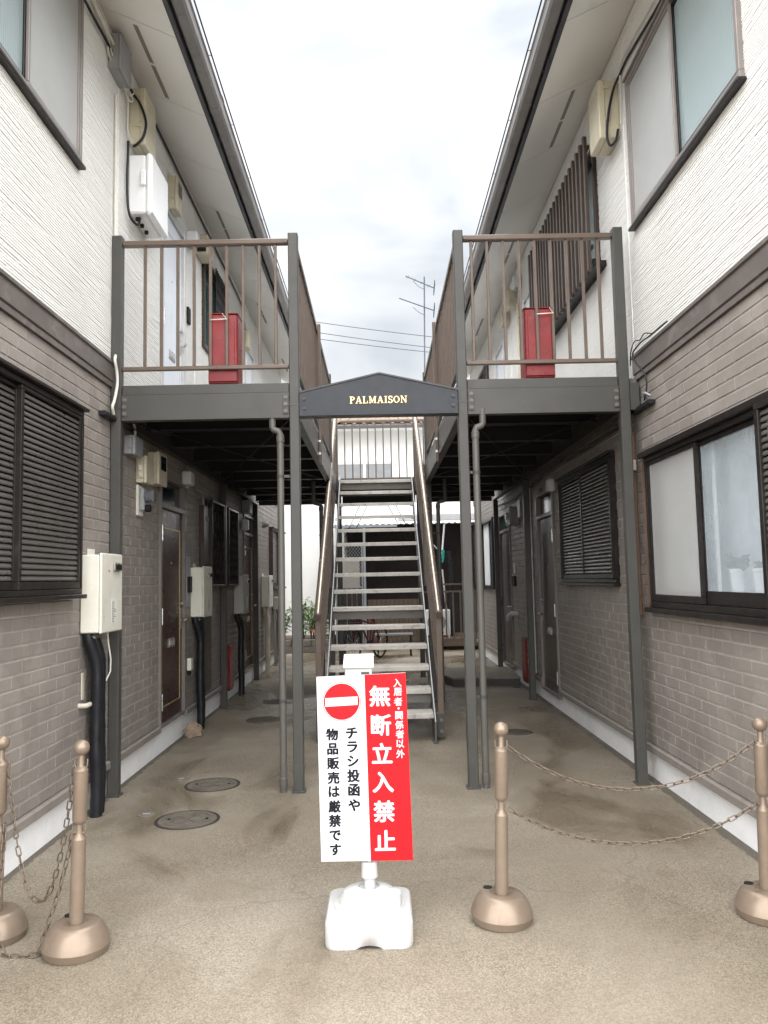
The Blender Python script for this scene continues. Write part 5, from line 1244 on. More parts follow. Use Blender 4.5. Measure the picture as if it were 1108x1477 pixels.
# ================================================================== chain stands and chains
def make_stand(label, loc, lean=(0, 0)):
    t = thing('chain_stand', (0, 0, 0), label, 'chain stand', 'bronze chain stands')
    m = MB(); m.lathe([(0.118, 0.0), (0.122, 0.003), (0.1315, 0.034), (0.1275, 0.050), (0.120, 0.070), (0.109, 0.091), (0.096, 0.106), (0.086, 0.113), (0.079, 0.1155), (0.050, 0.1165), (0.042, 0.110), (0.0285, 0.110)], 0, 0, 0, 44); b = m.build('weighted_base', 'bronze', t)
    m = MB(); m.tube([(-0.052, 0.052, 0.110), (-0.052, 0.052, 0.1185)], 0.019, 16); m.build('filler_hole', 'hole', b)
    m = MB(); m.lathe([(0.0285, 0.100), (0.0280, 0.436), (0.0265, 0.440), (0.0150, 0.456), (0.0135, 0.462), (0.0135, 0.494), (0.020, 0.497), (0.0265, 0.506), (0.0285, 0.512), (0.0285, 0.706), (0.0265, 0.711), (0.0140, 0.722), (0.0125, 0.728), (0.012, 0.775)], 0, 0, 0, 28); p = m.build('pole', 'bronze', t)
    m = MB(); m.sphere((0, 0, 0.795), 0.0315, 24, 14); m.build('ball_finial', 'bronze', p)
    for z in (0.722, 0.464):
        for sx in (-1, 1):
            m = MB(); m.tube([(sx * 0.012, 0, z - 0.004), (sx * 0.022, 0, z - 0.004), (sx * 0.026, 0, z + 0.004), (sx * 0.026, 0, z + 0.028)], 0.0032, 6); m.build('hook', 'bronze', p)
    t.location = loc; t.rotation_euler = (lean[0], lean[1], random.uniform(-0.05, 0.05)); return t
ST = dict(l2=(-1.238, 3.30, 0), l1=(-1.630, 3.44, 0), r1=(0.490, 3.49, 0), r2=(1.613, 3.47, 0))
make_stand('bronze chain stand at the left, fully in view with slack chains', ST['l2'], (0, R(1.1)))
make_stand('bronze chain stand at the left edge of the picture, cut off', ST['l1'], (0, R(1.3)))
make_stand('bronze chain stand nearest to the red and white sign', ST['r1'], (0, R(1.7)))
make_stand('bronze chain stand at the right edge of the picture', ST['r2'], (0, R(1.0)))
LINK = None
def link_mesh():
    global LINK
    if LINK is None:
        m = MB(); pts = []; hl, r = 0.0130, 0.0080
        for i in range(5): a = R(-90 + 45 * i); pts.append((hl + r * math.cos(a), r * math.sin(a), 0))
        for i in range(5): a = R(90 + 45 * i); pts.append((-hl + r * math.cos(a), r * math.sin(a), 0))
        m.tube(pts, 0.0028, 6, closed=True); LINK = m.mesh('link', 'chain')
    return LINK
def chain(pts, label):
    """links threaded along a polyline, each second one turned on edge"""
    P_ = [Vector(p) for p in pts]; cum = [0]
    for i in range(1, len(P_)): cum.append(cum[-1] + (P_[i] - P_[i - 1]).length)
    t = thing('chain', tuple((P_[0] + P_[-1]) / 2), label, 'chain', 'bronze chains'); t.location.z = min(p.z for p in P_)
    pitch = 0.0350; n = int(cum[-1] / pitch); pitch = cum[-1] / n
    def at(s):
        for i in range(1, len(P_)):
            if s <= cum[i] + 1e-9: f = (s - cum[i - 1]) / (cum[i] - cum[i - 1]); return P_[i - 1].lerp(P_[i], f)
        return P_[-1]
    for k in range(n):
        a, b = at(k * pitch), at((k + 1) * pitch); d = (b - a).normalized()
        up = Vector((0, 0, 1)); side = d.cross(up); side = side.normalized() if side.length > 1e-3 else Vector((0, 1, 0)); up2 = side.cross(d)
        Mx = Matrix((d, side, up2)).transposed()
        Mx = Mx @ Matrix.Rotation(R(45 + (90 if k % 2 else 0) + random.uniform(-12, 12)), 3, 'X')
        o = inst('link', link_mesh(), tuple((a + b) / 2), t); o.rotation_euler = Mx.to_euler()
def sag(a, b, s, n=40, p=2.0):
    a, b = Vector(a), Vector(b); out = []
    for i in range(n + 1):
        f = i / n; q = a.lerp(b, f); q.z -= s * (1 - abs(2 * f - 1) ** p); out.append(q)
    return out
r1, r2, l1, l2 = (Vector(ST[k]) for k in ('r1', 'r2', 'l1', 'l2'))
LEAN = dict(l2=1.1, l1=1.3, r1=1.7, r2=1.0)
def hk(k, sx, z): return Vector(ST[k]) + Vector((sx * 0.026 + z * math.tan(R(LEAN[k])), 0, z))
chain(sag(hk('r1', 1, .722), hk('r2', -1, .722), 0.19, p=2.1), 'upper chain between the two right hand stands')
chain(sag(hk('r1', 1, .462), hk('r2', -1, .462), 0.155, p=2.1), 'lower chain between the two right hand stands')
chain(sag(hk('l1', 1, .722), hk('l2', -1, .722), 0.555, p=2.2), 'upper chain hanging slack between the two left stands')
c0 = hk('l2', -1, .462); c1 = hk('l1', 1, .462)
chain([c0, c0 + Vector((-.02, 0, -.10)), c0 + Vector((-.055, -.012, -.25)), c0 + Vector((-.095, -.03, -.38)), Vector((c0.x - .115, c0.y - .045, .012)), Vector((-1.43, 3.255, .006)), Vector((-1.48, 3.255, .006)), Vector((-1.515, 3.27, .010)), c1 + Vector((.05, -.17, -.36)), c1 + Vector((.025, -.09, -.22)), c1 + Vector((.01, -.03, -.1)), c1], 'lower chain trailing on the concrete between the two left stands')

# ================================================================== covers in the ground
def manhole(x, y, r, label, style):
    t = thing('manhole_cover', (x, y, 0), label, 'manhole cover', 'round covers in the concrete')
    m = MB(); m.lathe([(r + 0.016, 0.0), (r + 0.015, 0.004), (r + 0.003, 0.005), (r + 0.001, 0.0015), (r - 0.004, 0.001)], x, y, 0, 48); m.build('rim', 'iron_dark', t)
    m = MB(); m.lathe([(r - 0.003, 0.001), (r - 0.006, 0.0055), (0.001, 0.0065)], x, y, 0, 48); lid = m.build('lid', 'iron', t)
    m = MB()
    if style == 0:
        for rr in (0.82, 0.55): m.lathe([(r * rr, 0.006), (r * rr, 0.0095), (r * (rr - 0.07), 0.0095), (r * (rr - 0.07), 0.006)], x, y, 0, 40)
        for k in range(6):
            a = math.pi * k / 3 + 0.3; m.bar((x + r * 0.1 * math.cos(a), y + r * 0.1 * math.sin(a), 0.008), (x + r * 0.45 * math.cos(a), y + r * 0.45 * math.sin(a), 0.008), 0.018, 0.004)
    else:
        for i in range(-6, 7):
            for j in range(-6, 7):
                if math.hypot(i, j) < 6.2: m.box(x + i * r * 0.15 - r * 0.045, x + i * r * 0.15 + r * 0.045, y + j * r * 0.15 - r * 0.045, y + j * r * 0.15 + r * 0.045, 0.0055, 0.0095)
    m.build('raised_pattern', 'iron' if style == 0 else 'iron_dark', lid)
    for k in (0, 1):
        m = MB(); m.box(x + (0.62 if k else -0.66) * r, x + (0.70 if k else -0.58) * r, y - 0.012, y + 0.012, 0.006, 0.0102); m.build('lifting_slot', 'hole', lid)
manhole(-1.210, 5.03, 0.182, 'round iron manhole cover nearest the camera, left of the sign', 0)
manhole(-1.232, 5.87, 0.182, 'round iron manhole cover level with the front posts', 0)
manhole(-1.245, 8.54, 0.172, 'dark round manhole cover beside the nearer maroon door', 1)
manhole(-1.255, 9.78, 0.17, 'dark round manhole cover farthest along the left passage', 1)
manhole(1.26, 7.56, 0.130, 'dark round drain cover in the right passage', 1)
for (x, y, r, lb) in ((-1.50, 6.05, 0.05, 'small pale inspection cap next to the second manhole cover'), (-1.50, 5.16, 0.055, 'small pale inspection cap next to the nearest manhole cover')):
    t = thing('inspection_cap', (x, y, 0), lb, 'cap'); m = MB(); m.lathe([(r, 0.0), (r, 0.005), (r - 0.006, 0.007), (0.001, 0.007)], x, y, 0, 20); m.build('cap', 'slab', t); m = MB(); m.box(x - r * 0.4, x + r * 0.4, y - 0.006, y + 0.006, 0.0073, 0.011); m.build('grip', 'greybox', t)

# ================================================================== crumpled paper bag by the door
rb = random.Random(5); m = MB(); nu, nv = 22, 13; vs = []
for j in range(nv + 1):
    f = j / nv
    for i in range(nu):
        a = 2 * math.pi * i / nu; sq = 1 / max(abs(math.cos(a)), abs(math.sin(a))) ** 0.75
        prof = (0.90 + 0.16 * math.sin(f * math.pi)) * (1 - 0.75 * max(0, f - 0.62) / 0.38)
        cr = 1 + rb.uniform(-0.10, 0.10) + 0.07 * math.sin(5 * a + 9 * f)
        vs.append((0.098 * prof * sq * cr * math.cos(a), 0.065 * prof * sq * cr * math.sin(a), 0.004 + 0.165 * f + (rb.uniform(-0.012, 0.012) if 0 < j else 0)))
fs = [(j * nu + i, j * nu + (i + 1) % nu, (j + 1) * nu + (i + 1) % nu, (j + 1) * nu + i) for j in range(nv) for i in range(nu)]
m.add(vs, fs); m.add([vs[i] for i in range(nu)], [tuple(range(nu))[::-1]]); m.add([vs[nv * nu + i] for i in range(nu)], [tuple(range(nu))])
pb = m.build('paper_bag', 'paper'); pb.scale = (0.78, 0.78, 0.85); pb.location = (-1.79, 7.70, 0.0); pb.rotation_euler = (0, R(-9), R(25)); tag(pb, 'crumpled brown paper bag on the concrete by the maroon door', 'paper bag')

# ================================================================== low concrete step in the right passage
t = thing('concrete_step', (1.4, 11.3, 0), 'low dark concrete step in front of the far grey door', 'step')
m = MB(); m.prism([(0.962, 10.80), (1.86, 10.74), (1.86, 12.0), (0.90, 12.0), (0.86, 11.2)], 'z', 0.0, 0.092); m.fix(); m.build('slab_body', 'slab_edge', t)
m = MB(); m.prism([(0.955, 10.793), (1.866, 10.733), (1.866, 12.0), (0.90, 12.006), (0.853, 11.2)], 'z', 0.0925, 0.115); m.fix(); m.build('slab_top', 'slab', t)

# ================================================================== pot plants behind the frosted pane
def leaf_blade(m, p, d, up, ln, wd, bend=0.3, n=5):
    p = Vector(p); d = Vector(d).normalized(); up = Vector(up).normalized(); sd_ = d.cross(up)
    sd_ = sd_.normalized() if sd_.length > 1e-3 else Vector((1, 0, 0)); nn = sd_.cross(d)
    vs = []
    for i in range(n + 1):
        f = i / n; c = p + d * (ln * f) - nn * 0 + Vector((0, 0, -1)) * (bend * ln * f * f); w = wd * math.sin(math.pi * min(0.97, 0.12 + 0.86 * f)) * 0.5
        vs += [c - sd_ * w, c + sd_ * w]
    m.add(vs, [(2 * i, 2 * i + 1, 2 * i + 3, 2 * i + 2) for i in range(n)], True)
def pot_plant(y, d, z, ln, n, label, spread):
    t = thing('pot_plant', (RT.X(d), y, z), label, 'plant'); rr = random.Random(int(y * 100))
    m = MB(); m.lathe([(0.034, 0), (0.042, 0.11), (0.045, 0.112), (0.045, 0.13), (0.038, 0.13), (0.036, 0.11), (0.001, 0.11)], RT.X(d), y, z, 18); m.build('pot', 'whitebox', t)
    m = MB()
    for k in range(n):
        a = rr.uniform(0, 2 * math.pi); leaf_blade(m, (RT.X(d), y, z + 0.11), (0.18 * math.cos(a), spread * math.sin(a), rr.uniform(0.5, 1.0)), (0.6, 0, 0.6), ln * rr.uniform(0.6, 1.1), 0.042, 0.35)
    m.build('foliage', 'leaf_house', t)
pot_plant(4.40, -0.070, 1.339, 0.17, 44, 'blurred green pot plant behind the frosted pane near its middle', 0.9)
pot_plant(4.13, -0.070, 1.339, 0.10, 24, 'small pot plant behind the frosted pane nearer its frame', 0.7)
t = thing('hanging_plant', (RT.X(-0.09), 3.84, 1.339), 'single long green leaf behind the frosted pane close to the shutter', 'plant')
m = MB(); m.lathe([(0.035, 0), (0.05, 0.10), (0.045, 0.10), (0.001, 0.09)], RT.X(-0.11), 3.84, 1.339, 16); m.build('pot', 'whitebox', t)
m = MB(); m.tube([(RT.X(-0.11), 3.84, 1.42), (RT.X(-0.10), 3.83, 1.6), (RT.X(-0.05), 3.85, 1.80)], 0.005, 6); m.build('stem', 'leaf_house', t)
m = MB()
for (dy, dz_, ln) in ((0.25, 0.2, 0.16), (0.35, -0.3, 0.17), (-0.4, 0.4, 0.15), (0.1, 0.7, 0.15)): leaf_blade(m, (RT.X(-0.045), 3.86, 1.80), (-0.02, dy, dz_), (1, 0, 0.1), ln, 0.05, 0.45)
m.build('foliage', 'leaf_house', t)

# ================================================================== neighbour behind: white house with a tiled roof
HY = 19.0
NH = thing('neighbour_house', (0, HY, 0), 'white rendered house with brown tiled roof beyond the stairs', 'house')
def hb(x0, x1, y0, y1, z0, z1, name, mat, parent=NH, c=0.0):
    m = MB(); m.box(x0, x1, y0, y1, z0, z1, c); return m.build(name, mat, parent)
hb(-9, 9, HY, HY + 0.2, 2.95, 5.09, 'upper_wall', 'nb_white')
hb(-9, -1.02, HY + 0.001, HY + 0.2, 0, 2.949, 'lower_wall', 'nb_white')
hb(-1.0, -0.82, HY, HY + 1.3, 0, 2.948, 'return_wall', 'nb_white')
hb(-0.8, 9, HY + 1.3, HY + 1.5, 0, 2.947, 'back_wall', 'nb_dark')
hb(-9, 9, HY + 2, HY + 8, 0, 5.0, 'wall_body', 'nb_white')
hb(-9, 9, HY - 0.45, HY + 0.0, 5.045, 5.088, 'eaves_board', 'nb_white')
w = hb(-1.06, 0.42, HY - 0.03, HY - 0.001, 3.84, 4.30, 'window', 'whitebox')
hb(-0.96, -0.33, HY - 0.036, HY - 0.031, 3.905, 4.235, 'pane', 'nb_win', w); hb(-0.27, 0.36, HY - 0.036, HY - 0.031, 3.905, 4.235, 'pane', 'nb_win', w)
hb(-1.09, 0.45, HY - 0.06, HY - 0.001, 3.80, 3.839, 'sill', 'whitebox', w)
# roof slope and its curved tiles: eaves courses one by one
sl_ = 0.28; ry0, rz0 = HY - 0.55, 5.11
m = MB(); m.prism([(ry0, rz0), (HY + 4, rz0 + sl_ * (4.55)), (HY + 8.6, rz0), (HY + 8.6, rz0 - 0.06), (HY + 4, rz0 + sl_ * 4.55 - 0.07), (ry0, rz0 - 0.06)], 'x', -9.3, 9.3); m.fix(); rf = m.build('roof', 'nb_tile', NH)
tp = 0.225; prof = []
for i in range(13): f = i / 12; prof.append((f * tp, 0.030 * math.sin(f * 2 * math.pi) + 0.035))
poly = prof + [(x, z - 0.018) for x, z in prof[::-1]]
m = MB(); m.prism(poly, 'y', 0, 0.30); m.fix(); tme = m.mesh('roof_tile', 'nb_tile')
rest = MB()
for row in range(8):
    for k in range(-40, 40):
        x = k * tp; y = ry0 - 0.03 + row * 0.26; z = rz0 + sl_ * (y - ry0) + 0.006 + 0.01
        if row < 6 and -11 <= k <= 10:
            o = inst('roof_tile', tme, (x, y, z), rf); o.rotation_euler = (math.atan(sl_) - 0.05, 0, 0)
        else: rest.add([(x + vx, y + vy, z + vz + sl_ * vy * 0.85) for vx, vy, vz in [tuple(v.co) for v in tme.vertices]], [tuple(p.vertices) for p in tme.polygons])
tag(rest.build('outer_roof_tiles', 'nb_tile', rf), None, None, None, 'stuff')
m = MB(); m.prism([(-9.3, 5.00), (9.3, 5.00), (9.3, 5.062), (-9.3, 5.062)], 'y', ry0 - 0.09, ry0 - 0.02); m.fix(); m.build('gutter', 'fascia', NH)
# terrace canopy of corrugated sheet with its posts and beam
CN = thing('terrace_canopy', (0.6, 16.6, 0), 'pale corrugated canopy over the dark terrace behind the stairs', 'canopy')
m = MB(); N = 120; vs = []
for i in range(N + 1):
    x = -0.95 + i * (3.9 / N); dzz = 0.012 * math.sin(i * 1.6)
    vs += [(x, 16.75, 2.62 + dzz), (x, HY - 0.02, 2.93 + dzz)]
m.add(vs, [(2 * i, 2 * i + 2, 2 * i + 3, 2 * i + 1) for i in range(N)], True)
m.build('corrugated_sheet', 'corr', CN)
hb(0.42, 2.95, 16.55, 16.66, 2.66, 2.80, 'front_beam', 'whitebox', CN, 0.004)
hb(-0.95, 0.40, 16.68, 16.72, 2.55, 2.60, 'front_purlin', 'galv', CN, 0.003)
for x in (-0.30, 1.95): hb(x - 0.025, x + 0.025, 16.69, 16.74, 0.0, 2.545 if x < 0 else 2.655, 'canopy_post', 'galv', CN, 0.004)
for y in (17.3, 18.1): hb(-0.95, 2.9, y, y + 0.035, 2.56 + (y - 16.75) * 0.138, 2.595 + (y - 16.75) * 0.138, 'purlin', 'galv', CN)
# mesh gate at the left of the terrace
GT = thing('mesh_gate', (-0.62, 16.9, 0), 'diamond mesh gate with pale boards behind, seen through the treads', 'gate')
for bxs in ((-0.93, -0.90, 0.05, 2.2), (-0.37, -0.34, 0.05, 2.2), (-0.898, -0.372, 0.05, 0.08), (-0.898, -0.372, 2.17, 2.2), (-0.898, -0.372, 1.28, 1.31)):
    hb(bxs[0], bxs[1], 16.88, 16.91, bxs[2], bxs[3], 'frame_bar', 'galv', GT)
m = MB(); x0, x1, z0, z1 = -0.898, -0.372, 1.31, 2.17
for sg in (-1, 1):
    c = -2.0
    while c < 3:
        pts = []
        for x in (x0, x1):
            z = (1.6 + c * 1.0) + sg * (x - x0) * 1.3
            pts.append((x, z))
        (xa, za), (xb, zb) = pts
        # clip to the frame
        def clip(xa, za, xb, zb):
            t0, t1 = 0.0, 1.0; dz_ = zb - za
            if abs(dz_) < 1e-9: return None
            a, b = (z0 - za) / dz_, (z1 - za) / dz_
            if a > b: a, b = b, a
            t0, t1 = max(t0, a), min(t1, b)
            return None if t1 <= t0 else ((xa + (xb - xa) * t0, za + dz_ * t0), (xa + (xb - xa) * t1, za + dz_ * t1))
        r_ = clip(xa, za, xb, zb)
        if r_: m.bar((r_[0][0], 16.895 + 0.003 * sg, r_[0][1]), (r_[1][0], 16.895 + 0.003 * sg, r_[1][1]), 0.006, 0.006, (0, 1, 0))
        c += 0.085
m.build('diamond_mesh', 'galv', GT)
for k in range(5): hb(-0.895 + k * 0.105, -0.80 + k * 0.105, 16.915, 16.925, 0.085, 1.275, 'board', 'nb_dark', GT)
hb(-0.80, -0.42, 17.2, 17.23, 0.6, 1.9, 'stored_panel', 'pvc_beige', GT)
# dark vertical board fence
FN = thing('board_fence', (0.2, 17.3, 0), 'dark vertical board fence under the canopy behind the stairs', 'fence')
for k in range(12): hb(-0.26 + k * 0.098, -0.17 + k * 0.098, 17.3, 17.315, 0.05, 1.02, 'board', 'nb_wood', FN)
for zz in (0.2, 0.85): hb(-0.28, 0.94, 17.316, 17.34, zz, zz + 0.05, 'rail', 'nb_dark', FN)
# low galvanised bench in front of it
BN = thing('low_bench', (0.2, 15.2, 0), 'low dark steel bench with slatted top behind the stairs', 'bench')
for k in range(4): hb(-0.1, 0.62, 15.05 + k * 0.09, 15.12 + k * 0.09, 0.40, 0.425, 'seat_slat', 'galv', BN)
for x in (-0.06, 0.56):
    for y in (15.07, 15.36): hb(x, x + 0.03, y, y + 0.03, 0, 0.399, 'leg', 'steel_dark', BN)
# veranda on the right
VR = thing('wooden_veranda', (1.4, 16.2, 0), 'brown wooden veranda with railing beyond the right passage', 'veranda')
for k in range(8): hb(0.86, 2.9, 16.2 + k * 0.205, 16.395 + k * 0.205, 0.205, 0.235, 'floor_board', 'nb_wood', VR)
hb(0.86, 2.9, 16.16, 16.195, 0.08, 0.235, 'fascia_board', 'nb_wood', VR)
for x in (0.9, 1.9, 2.8): hb(x, x + 0.09, 16.25, 16.34, 0, 0.2, 'stump', 'nb_dark', VR)
for z in (1.16, 1.31): hb(0.86, 2.9, 16.18, 16.215, z, z + 0.035, 'rail', 'nb_wood', VR)
for k in range(14): hb(0.88 + k * 0.15, 0.91 + k * 0.15, 16.185, 16.21, 0.236, 1.159, 'baluster', 'nb_wood', VR)
AC = thing('air_conditioner', (1.3, 16.6, 0.235), 'pale outdoor air conditioner unit standing on the wooden veranda', 'air conditioner')
hb(0.96, 1.46, 16.55, 16.82, 0.27, 0.80, 'casing', 'white_unit', AC, 0.015)
for x in (1.0, 1.36): hb(x, x + 0.06, 16.57, 16.80, 0.235, 0.269, 'foot', 'hole', AC)
m = MB(); m.lathe([(0.001, 0), (0.19, 0.0), (0.19, 0.01), (0.18, 0.012)], 0, 0, 0, 28); m.v = [(1.17 + x, 16.549 - z, 0.54 + y) for x, y, z in m.v]; m.build('fan_grille', 'greybox', AC)
DC = thing('ribbed_hose', (1.55, 16.7, 0.235), 'dark ribbed hose hanging down beside the veranda', 'hose')
m = MB(); pts = []; rr = []
for i in range(90): z = 0.25 + i * 0.02; pts.append((1.52 - (0.10 * math.sin((z - 1.75) * 2) if z > 1.75 else 0), 16.72, z)); rr.append(0.055 if i % 2 else 0.044)
m.tube(pts, rr, 10, smooth=False); m.build('hose', 'rubber', DC)
LP = thing('laundry_pole', (1.32, 16.5, 0.235), 'white pole leaning on the veranda railing', 'pole'); m = MB(); m.tube([(1.42, 16.45, 0.236), (1.30, 16.30, 1.62)], 0.016, 8); m.build('shaft', 'whitebox', LP)
m = MB(); m.tube([(1.30, 16.30, 1.60), (1.299, 16.299, 1.63)], 0.018, 8); m.build('cap', 'cable_w', LP)
LB = thing('laundry_bracket', (1.25, 16.62, 2.0), 'white laundry pole bracket with holes under the canopy', 'bracket')
m = MB(); m.bar((1.40, 16.69, 2.60), (1.33, 16.62, 1.98), 0.03, 0.02); m.build('upright', 'whitebox', LB)
ar = MB(); ar.bar((1.33, 16.60, 1.96), (1.02, 16.56, 2.28), 0.05, 0.018); ao = ar.build('arm', 'whitebox', LB)
for k in range(4):
    f = 0.25 + k * 0.2; c = Vector((1.33, 16.588, 1.96)).lerp(Vector((1.02, 16.548, 2.28)), f); m = MB(); m.tube([c, c + Vector((0, -0.004, 0))], 0.016, 12); m.build('hole', 'hole', ao)
m = MB(); m.bar((1.35, 16.585, 2.04), (1.33, 16.58, 1.86), 0.07, 0.05); m.bar((1.36, 16.57, 1.90), (1.32, 16.57, 1.78), 0.04, 0.03); tag(m.build('laundry_clip', 'green'), 'teal plastic clip hanging from the laundry bracket', 'clip')

# ================================================================== planter wall and shrubs at the back left
BWL = thing('block_wall', (-1.4, 16.25, 0), 'low grey concrete block wall holding the shrubs at the back left', 'wall')
bm_ = None
for row in range(2):
    x = -3.2 + (0.2 if row else 0)
    while x < -0.98:
        ln = min(0.39, -0.96 - x)
        m = MB(); m.box(x + 0.004, x + ln - 0.004, 16.20, 16.30, row * 0.135 + 0.002, row * 0.135 + 0.131, 0.006); m.build('block', 'block', BWL); x += 0.4
hb(-3.2, -0.98, 16.31, 17.9, 0.0, 0.25, 'soil_bed', 'stem', BWL)
def shrub(x, y, z0, h, wdt, n, label, seed, flowers=0):
    rr = random.Random(seed); t = thing('shrub', (x, y, z0), label, 'shrub', 'shrubs at the back left')
    st = MB(); lf = MB()
    for b in range(9):
        a = rr.uniform(0, 6.28); hh = h * rr.uniform(0.6, 1.0); ex = wdt * rr.uniform(0.2, 0.9)
        tip = Vector((x + math.cos(a) * ex, y + math.sin(a) * ex * 0.6, z0 + hh)); b0 = Vector((x + math.cos(a) * 0.04, y + math.sin(a) * 0.04, z0))
        mid = b0.lerp(tip, 0.5) + Vector((rr.uniform(-.05, .05), rr.uniform(-.05, .05), 0.08))
        st.tube([b0, mid, tip], [0.010, 0.007, 0.003], 5)
        for k in range(n // 9):
            f = rr.uniform(0.18, 1.0); p = b0.lerp(mid, f * 2) if f < .5 else mid.lerp(tip, f * 2 - 1)
            d = Vector((rr.gauss(0, 1), rr.gauss(0, 1) - 0.4, rr.gauss(0.25, 0.6)))
            leaf_blade(lf, p + d * 0.02, d, (rr.gauss(0, .3), rr.gauss(0, .3), 1), rr.uniform(0.07, 0.15), rr.uniform(0.025, 0.045), 0.35, 3)
    st.build('stem', 'stem', t); lf.build('foliage', 'leaf', t)
    for k in range(flowers):
        m = MB(); c = Vector((x + rr.uniform(-wdt, wdt), y - 0.15, z0 + rr.uniform(0.15, 0.35)))
        for q in range(6): leaf_blade(m, c, (math.cos(q * 1.05), -0.5, math.sin(q * 1.05)), (0, -1, 0.2), 0.05, 0.035, 0.1, 2)
        m.build('flower', 'flower', t)
shrub(-1.22, 16.50, 0.25, 0.80, 0.34, 420, 'leafy green shrub closest to the stairs at the back left', 1, 3)
shrub(-1.62, 16.62, 0.25, 0.85, 0.36, 420, 'leafy green shrub between the front post and drain pipe at the back', 2, 0)
shrub(-2.05, 16.70, 0.25, 0.62, 0.32, 300, 'lower leafy shrub nearest the left building at the back', 3, 0)
shrub(-1.42, 16.95, 0.25, 0.72, 0.4, 300, 'shrub behind the others against the white wall', 4, 0)

# ================================================================== bicycle parked behind the stairs
BK = thing('bicycle', (-0.35, 14.4, 0), 'dark red bicycle parked behind the staircase', 'bicycle')
def bike_wheel(c, name):
    m = MB(); pts = [(c[0] + 0.30 * math.cos(2 * math.pi * k / 28) * 0.45, c[1] + 0.30 * math.cos(2 * math.pi * k / 28) * 0.893, c[2] + 0.30 * math.sin(2 * math.pi * k / 28)) for k in range(28)]
    m.tube(pts, 0.018, 8, closed=True); w_ = m.build('wheel', 'rubber', BK)
    m = MB()
    for k in range(14):
        a = 2 * math.pi * k / 14; m.tube([c, (c[0] + 0.29 * math.cos(a) * 0.45, c[1] + 0.29 * math.cos(a) * 0.893, c[2] + 0.29 * math.sin(a))], 0.0018, 4)
    m.build('spokes', 'chrome', w_); m = MB(); m.sphere(c, 0.03, 10, 6); m.build('hub', 'chrome', w_)
u = Vector((0.45, 0.893, 0)); f0 = Vector((-0.48, 13.95, 0.32)); r0 = f0 + u * 1.05
bike_wheel(tuple(f0), 'front'); bike_wheel(tuple(r0), 'rear')
bb_ = f0 + u * 0.62 + Vector((0, 0, -0.03)); hd_ = f0 + u * 0.16 + Vector((0, 0, 0.50)); seat = f0 + u * 0.78 + Vector((0, 0, 0.52))
for a, b in ((hd_, bb_), (bb_, seat), (bb_, r0), (seat - Vector((0, 0, .08)), r0), (f0, hd_ + Vector((0, 0, 0.06)) - u * 0.02), (hd_ - Vector((0, 0, .06)), seat - Vector((0, 0, 0.2)))):
    m = MB(); m.tube([a, b], 0.017, 8); m.build('frame_tube', 'bike', BK)
m = MB(); m.sphere((0, 0, 0), 1.0, 14, 8); m.v = [(seat.x + x * 0.075 * (1 + 0.4 * y), seat.y + y * 0.13, seat.z + 0.03 + z * 0.035) for x, y, z in m.v]; m.build('saddle', 'hole', BK)
sd2 = Vector((0.893, -0.45, 0)); hc = hd_ + Vector((0, 0, 0.14))
m = MB(); m.tube([hd_, hc, ], 0.012, 8); m.tube([hc - sd2 * 0.28 + u * 0.15, hc - sd2 * 0.2, hc, hc + sd2 * 0.2, hc + sd2 * 0.28 + u * 0.15], 0.011, 8); m.build('handlebar', 'chrome', BK)
m = MB(); bc = f0 - u * 0.05 + Vector((0, 0, 0.48)); m.box(bc.x - 0.15, bc.x + 0.15, bc.y - 0.12, bc.y + 0.12, bc.z - 0.10, bc.z - 0.09)
for k in range(7):
    for (xa, ya, xb, yb) in ((-.15 + k * .05, -.12, -.15 + k * .05, -.12), (-.15 + k * .05, .12, -.15 + k * .05, .12)): m.bar((bc.x + xa, bc.y + ya, bc.z - .1), (bc.x + xb, bc.y + yb, bc.z + .12), 0.005, 0.005, (0, 1, 0))
for zz in (-0.02, 0.05, 0.12): m.tube([(bc.x - .15, bc.y - .12, bc.z + zz), (bc.x + .15, bc.y - .12, bc.z + zz), (bc.x + .15, bc.y + .12, bc.z + zz), (bc.x - .15, bc.y + .12, bc.z + zz)], 0.004, 5, closed=True, smooth=False)
m.build('basket', 'hole', BK)
m = MB(); m.tube([bb_ - sd2 * 0.02, bb_ + sd2 * 0.02], 0.08, 18); m.build('chainring', 'steel_dark', BK)

# ================================================================== aerial and overhead wires
AN = thing('tv_antenna', (1.44, 22, 6.3), 'tall television antenna mast with two long yagi arrays', 'antenna')
m = MB(); m.tube([(1.385, 22, 6.25), (1.465, 22, 10.05)], 0.02, 8); m.build('mast', 'wire', AN)
def yagi(a, b, n, name, el):
    a, b = Vector(a), Vector(b); m = MB(); m.tube([a, b], 0.016, 6); bo = m.build('boom', 'wire', AN)
    for k in range(n):
        c = a.lerp(b, (k + 0.3) / n); m = MB(); m.tube([c - Vector((0.03, el, 0.05)), c + Vector((0.03, el, 0.05))], 0.011, 5); m.build('element', 'wire', bo)
    c = b; m = MB()
    for k in (-1, 0, 1): m.tube([c + Vector((0.02, -0.25, 0.05 * k + 0.08)), c + Vector((0.02, 0.25, 0.05 * k - 0.08))], 0.012, 5)
    m.build('reflector', 'wire', bo)
yagi((0.93, 22, 10.08), (1.72, 22, 9.72), 4, 'upper', 0.05); yagi((0.74, 22, 9.43), (1.70, 22, 9.06), 14, 'lower', 0.16)
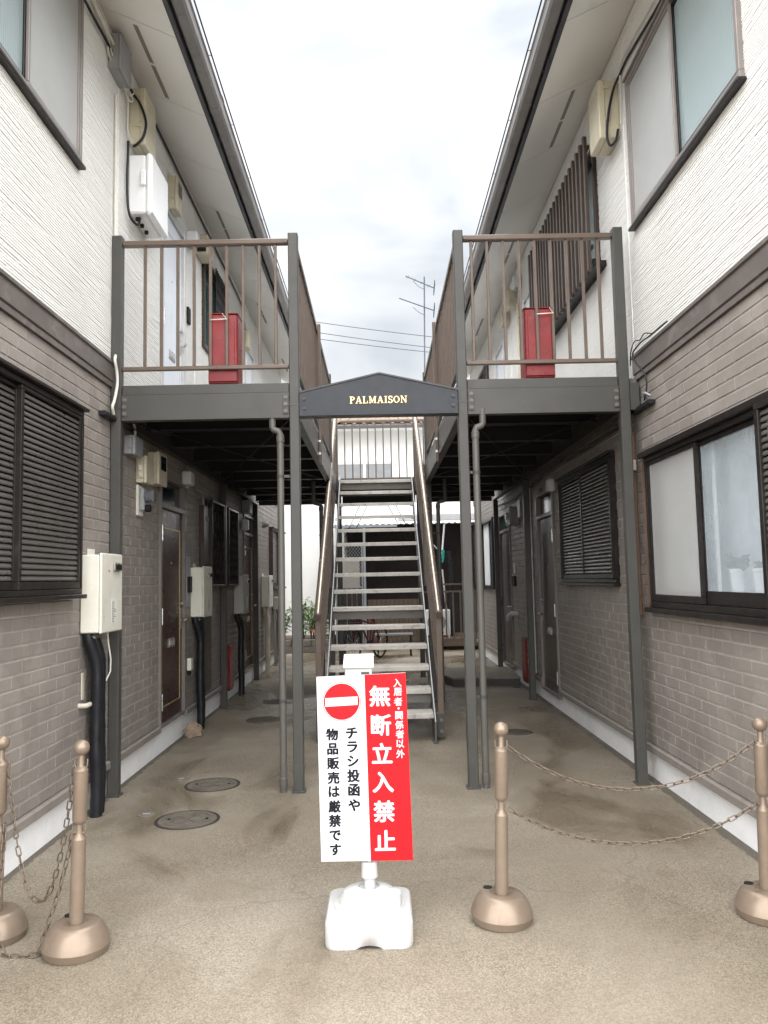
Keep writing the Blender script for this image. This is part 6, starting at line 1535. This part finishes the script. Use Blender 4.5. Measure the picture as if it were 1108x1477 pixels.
for za, xe in ((9.78, 1.15), (9.02, 1.12)):
    m = MB(); m.tube([(1.455, 22, za - 0.10), (1.30, 22, za - 0.02), (xe, 22, za + 0.14)], 0.008, 5); m.build('boom_brace', 'wire', AN)
for (za, zb, lb) in ((11.43, 10.80, 'topmost overhead wire crossing behind the antenna'), (11.02, 10.37, 'middle overhead wire crossing behind the antenna'), (10.77, 10.18, 'lowest overhead wire crossing behind the antenna')):
    k = (zb - za) / 4.2; m = MB(); m.tube([(x, 30, za + k * (x + 2.15) + 0.004 * (x * x - 4)) for x in range(-14, 15)], 0.014, 6); tag(m.build('overhead_wire', 'wire'), lb, 'wire', 'overhead wires')

# ================================================================== grit washed up along the wall feet and round the posts
rg = random.Random(21); m = MB()
def pebble(x, y, r):
    z = r * 0.45; vs = [(x + r * rg.uniform(.7, 1.2), y, z * .6), (x, y + r * rg.uniform(.7, 1.2), z * .5), (x - r * rg.uniform(.7, 1.2), y, z * .6), (x, y - r * rg.uniform(.7, 1.2), z * .5), (x + rg.uniform(-.3, .3) * r, y, z * 1.7), (x, y, 0.0)]
    m.add(vs, [(0, 1, 4), (1, 2, 4), (2, 3, 4), (3, 0, 4), (1, 0, 5), (2, 1, 5), (3, 2, 5), (0, 3, 5)])
for k in range(520):
    sd_ = rg.choice((-1, 1)); y = rg.uniform(3.4, 9.0); pebble(sd_ * (1.905 - abs(rg.gauss(0, 0.05))) if sd_ < 0 else 1.925 - abs(rg.gauss(0, 0.05)), y, rg.uniform(0.002, 0.0055))
for (cx, cy, n, sp) in ((-1.78, 5.15, 60, 0.07), (-1.80, 5.66, 40, 0.05), (-0.60, 5.66, 30, 0.06), (0.66, 5.66, 30, 0.06), (1.79, 5.64, 40, 0.06), (-1.45, 5.3, 40, 0.16)):
    for k in range(n): pebble(max(-1.90, cx + rg.gauss(0, sp)), cy + rg.gauss(0, sp), rg.uniform(0.002, 0.006))
tag(m.build('grit', 'slab'), 'fine dark grit gathered along the wall feet and posts', None, None, 'stuff')
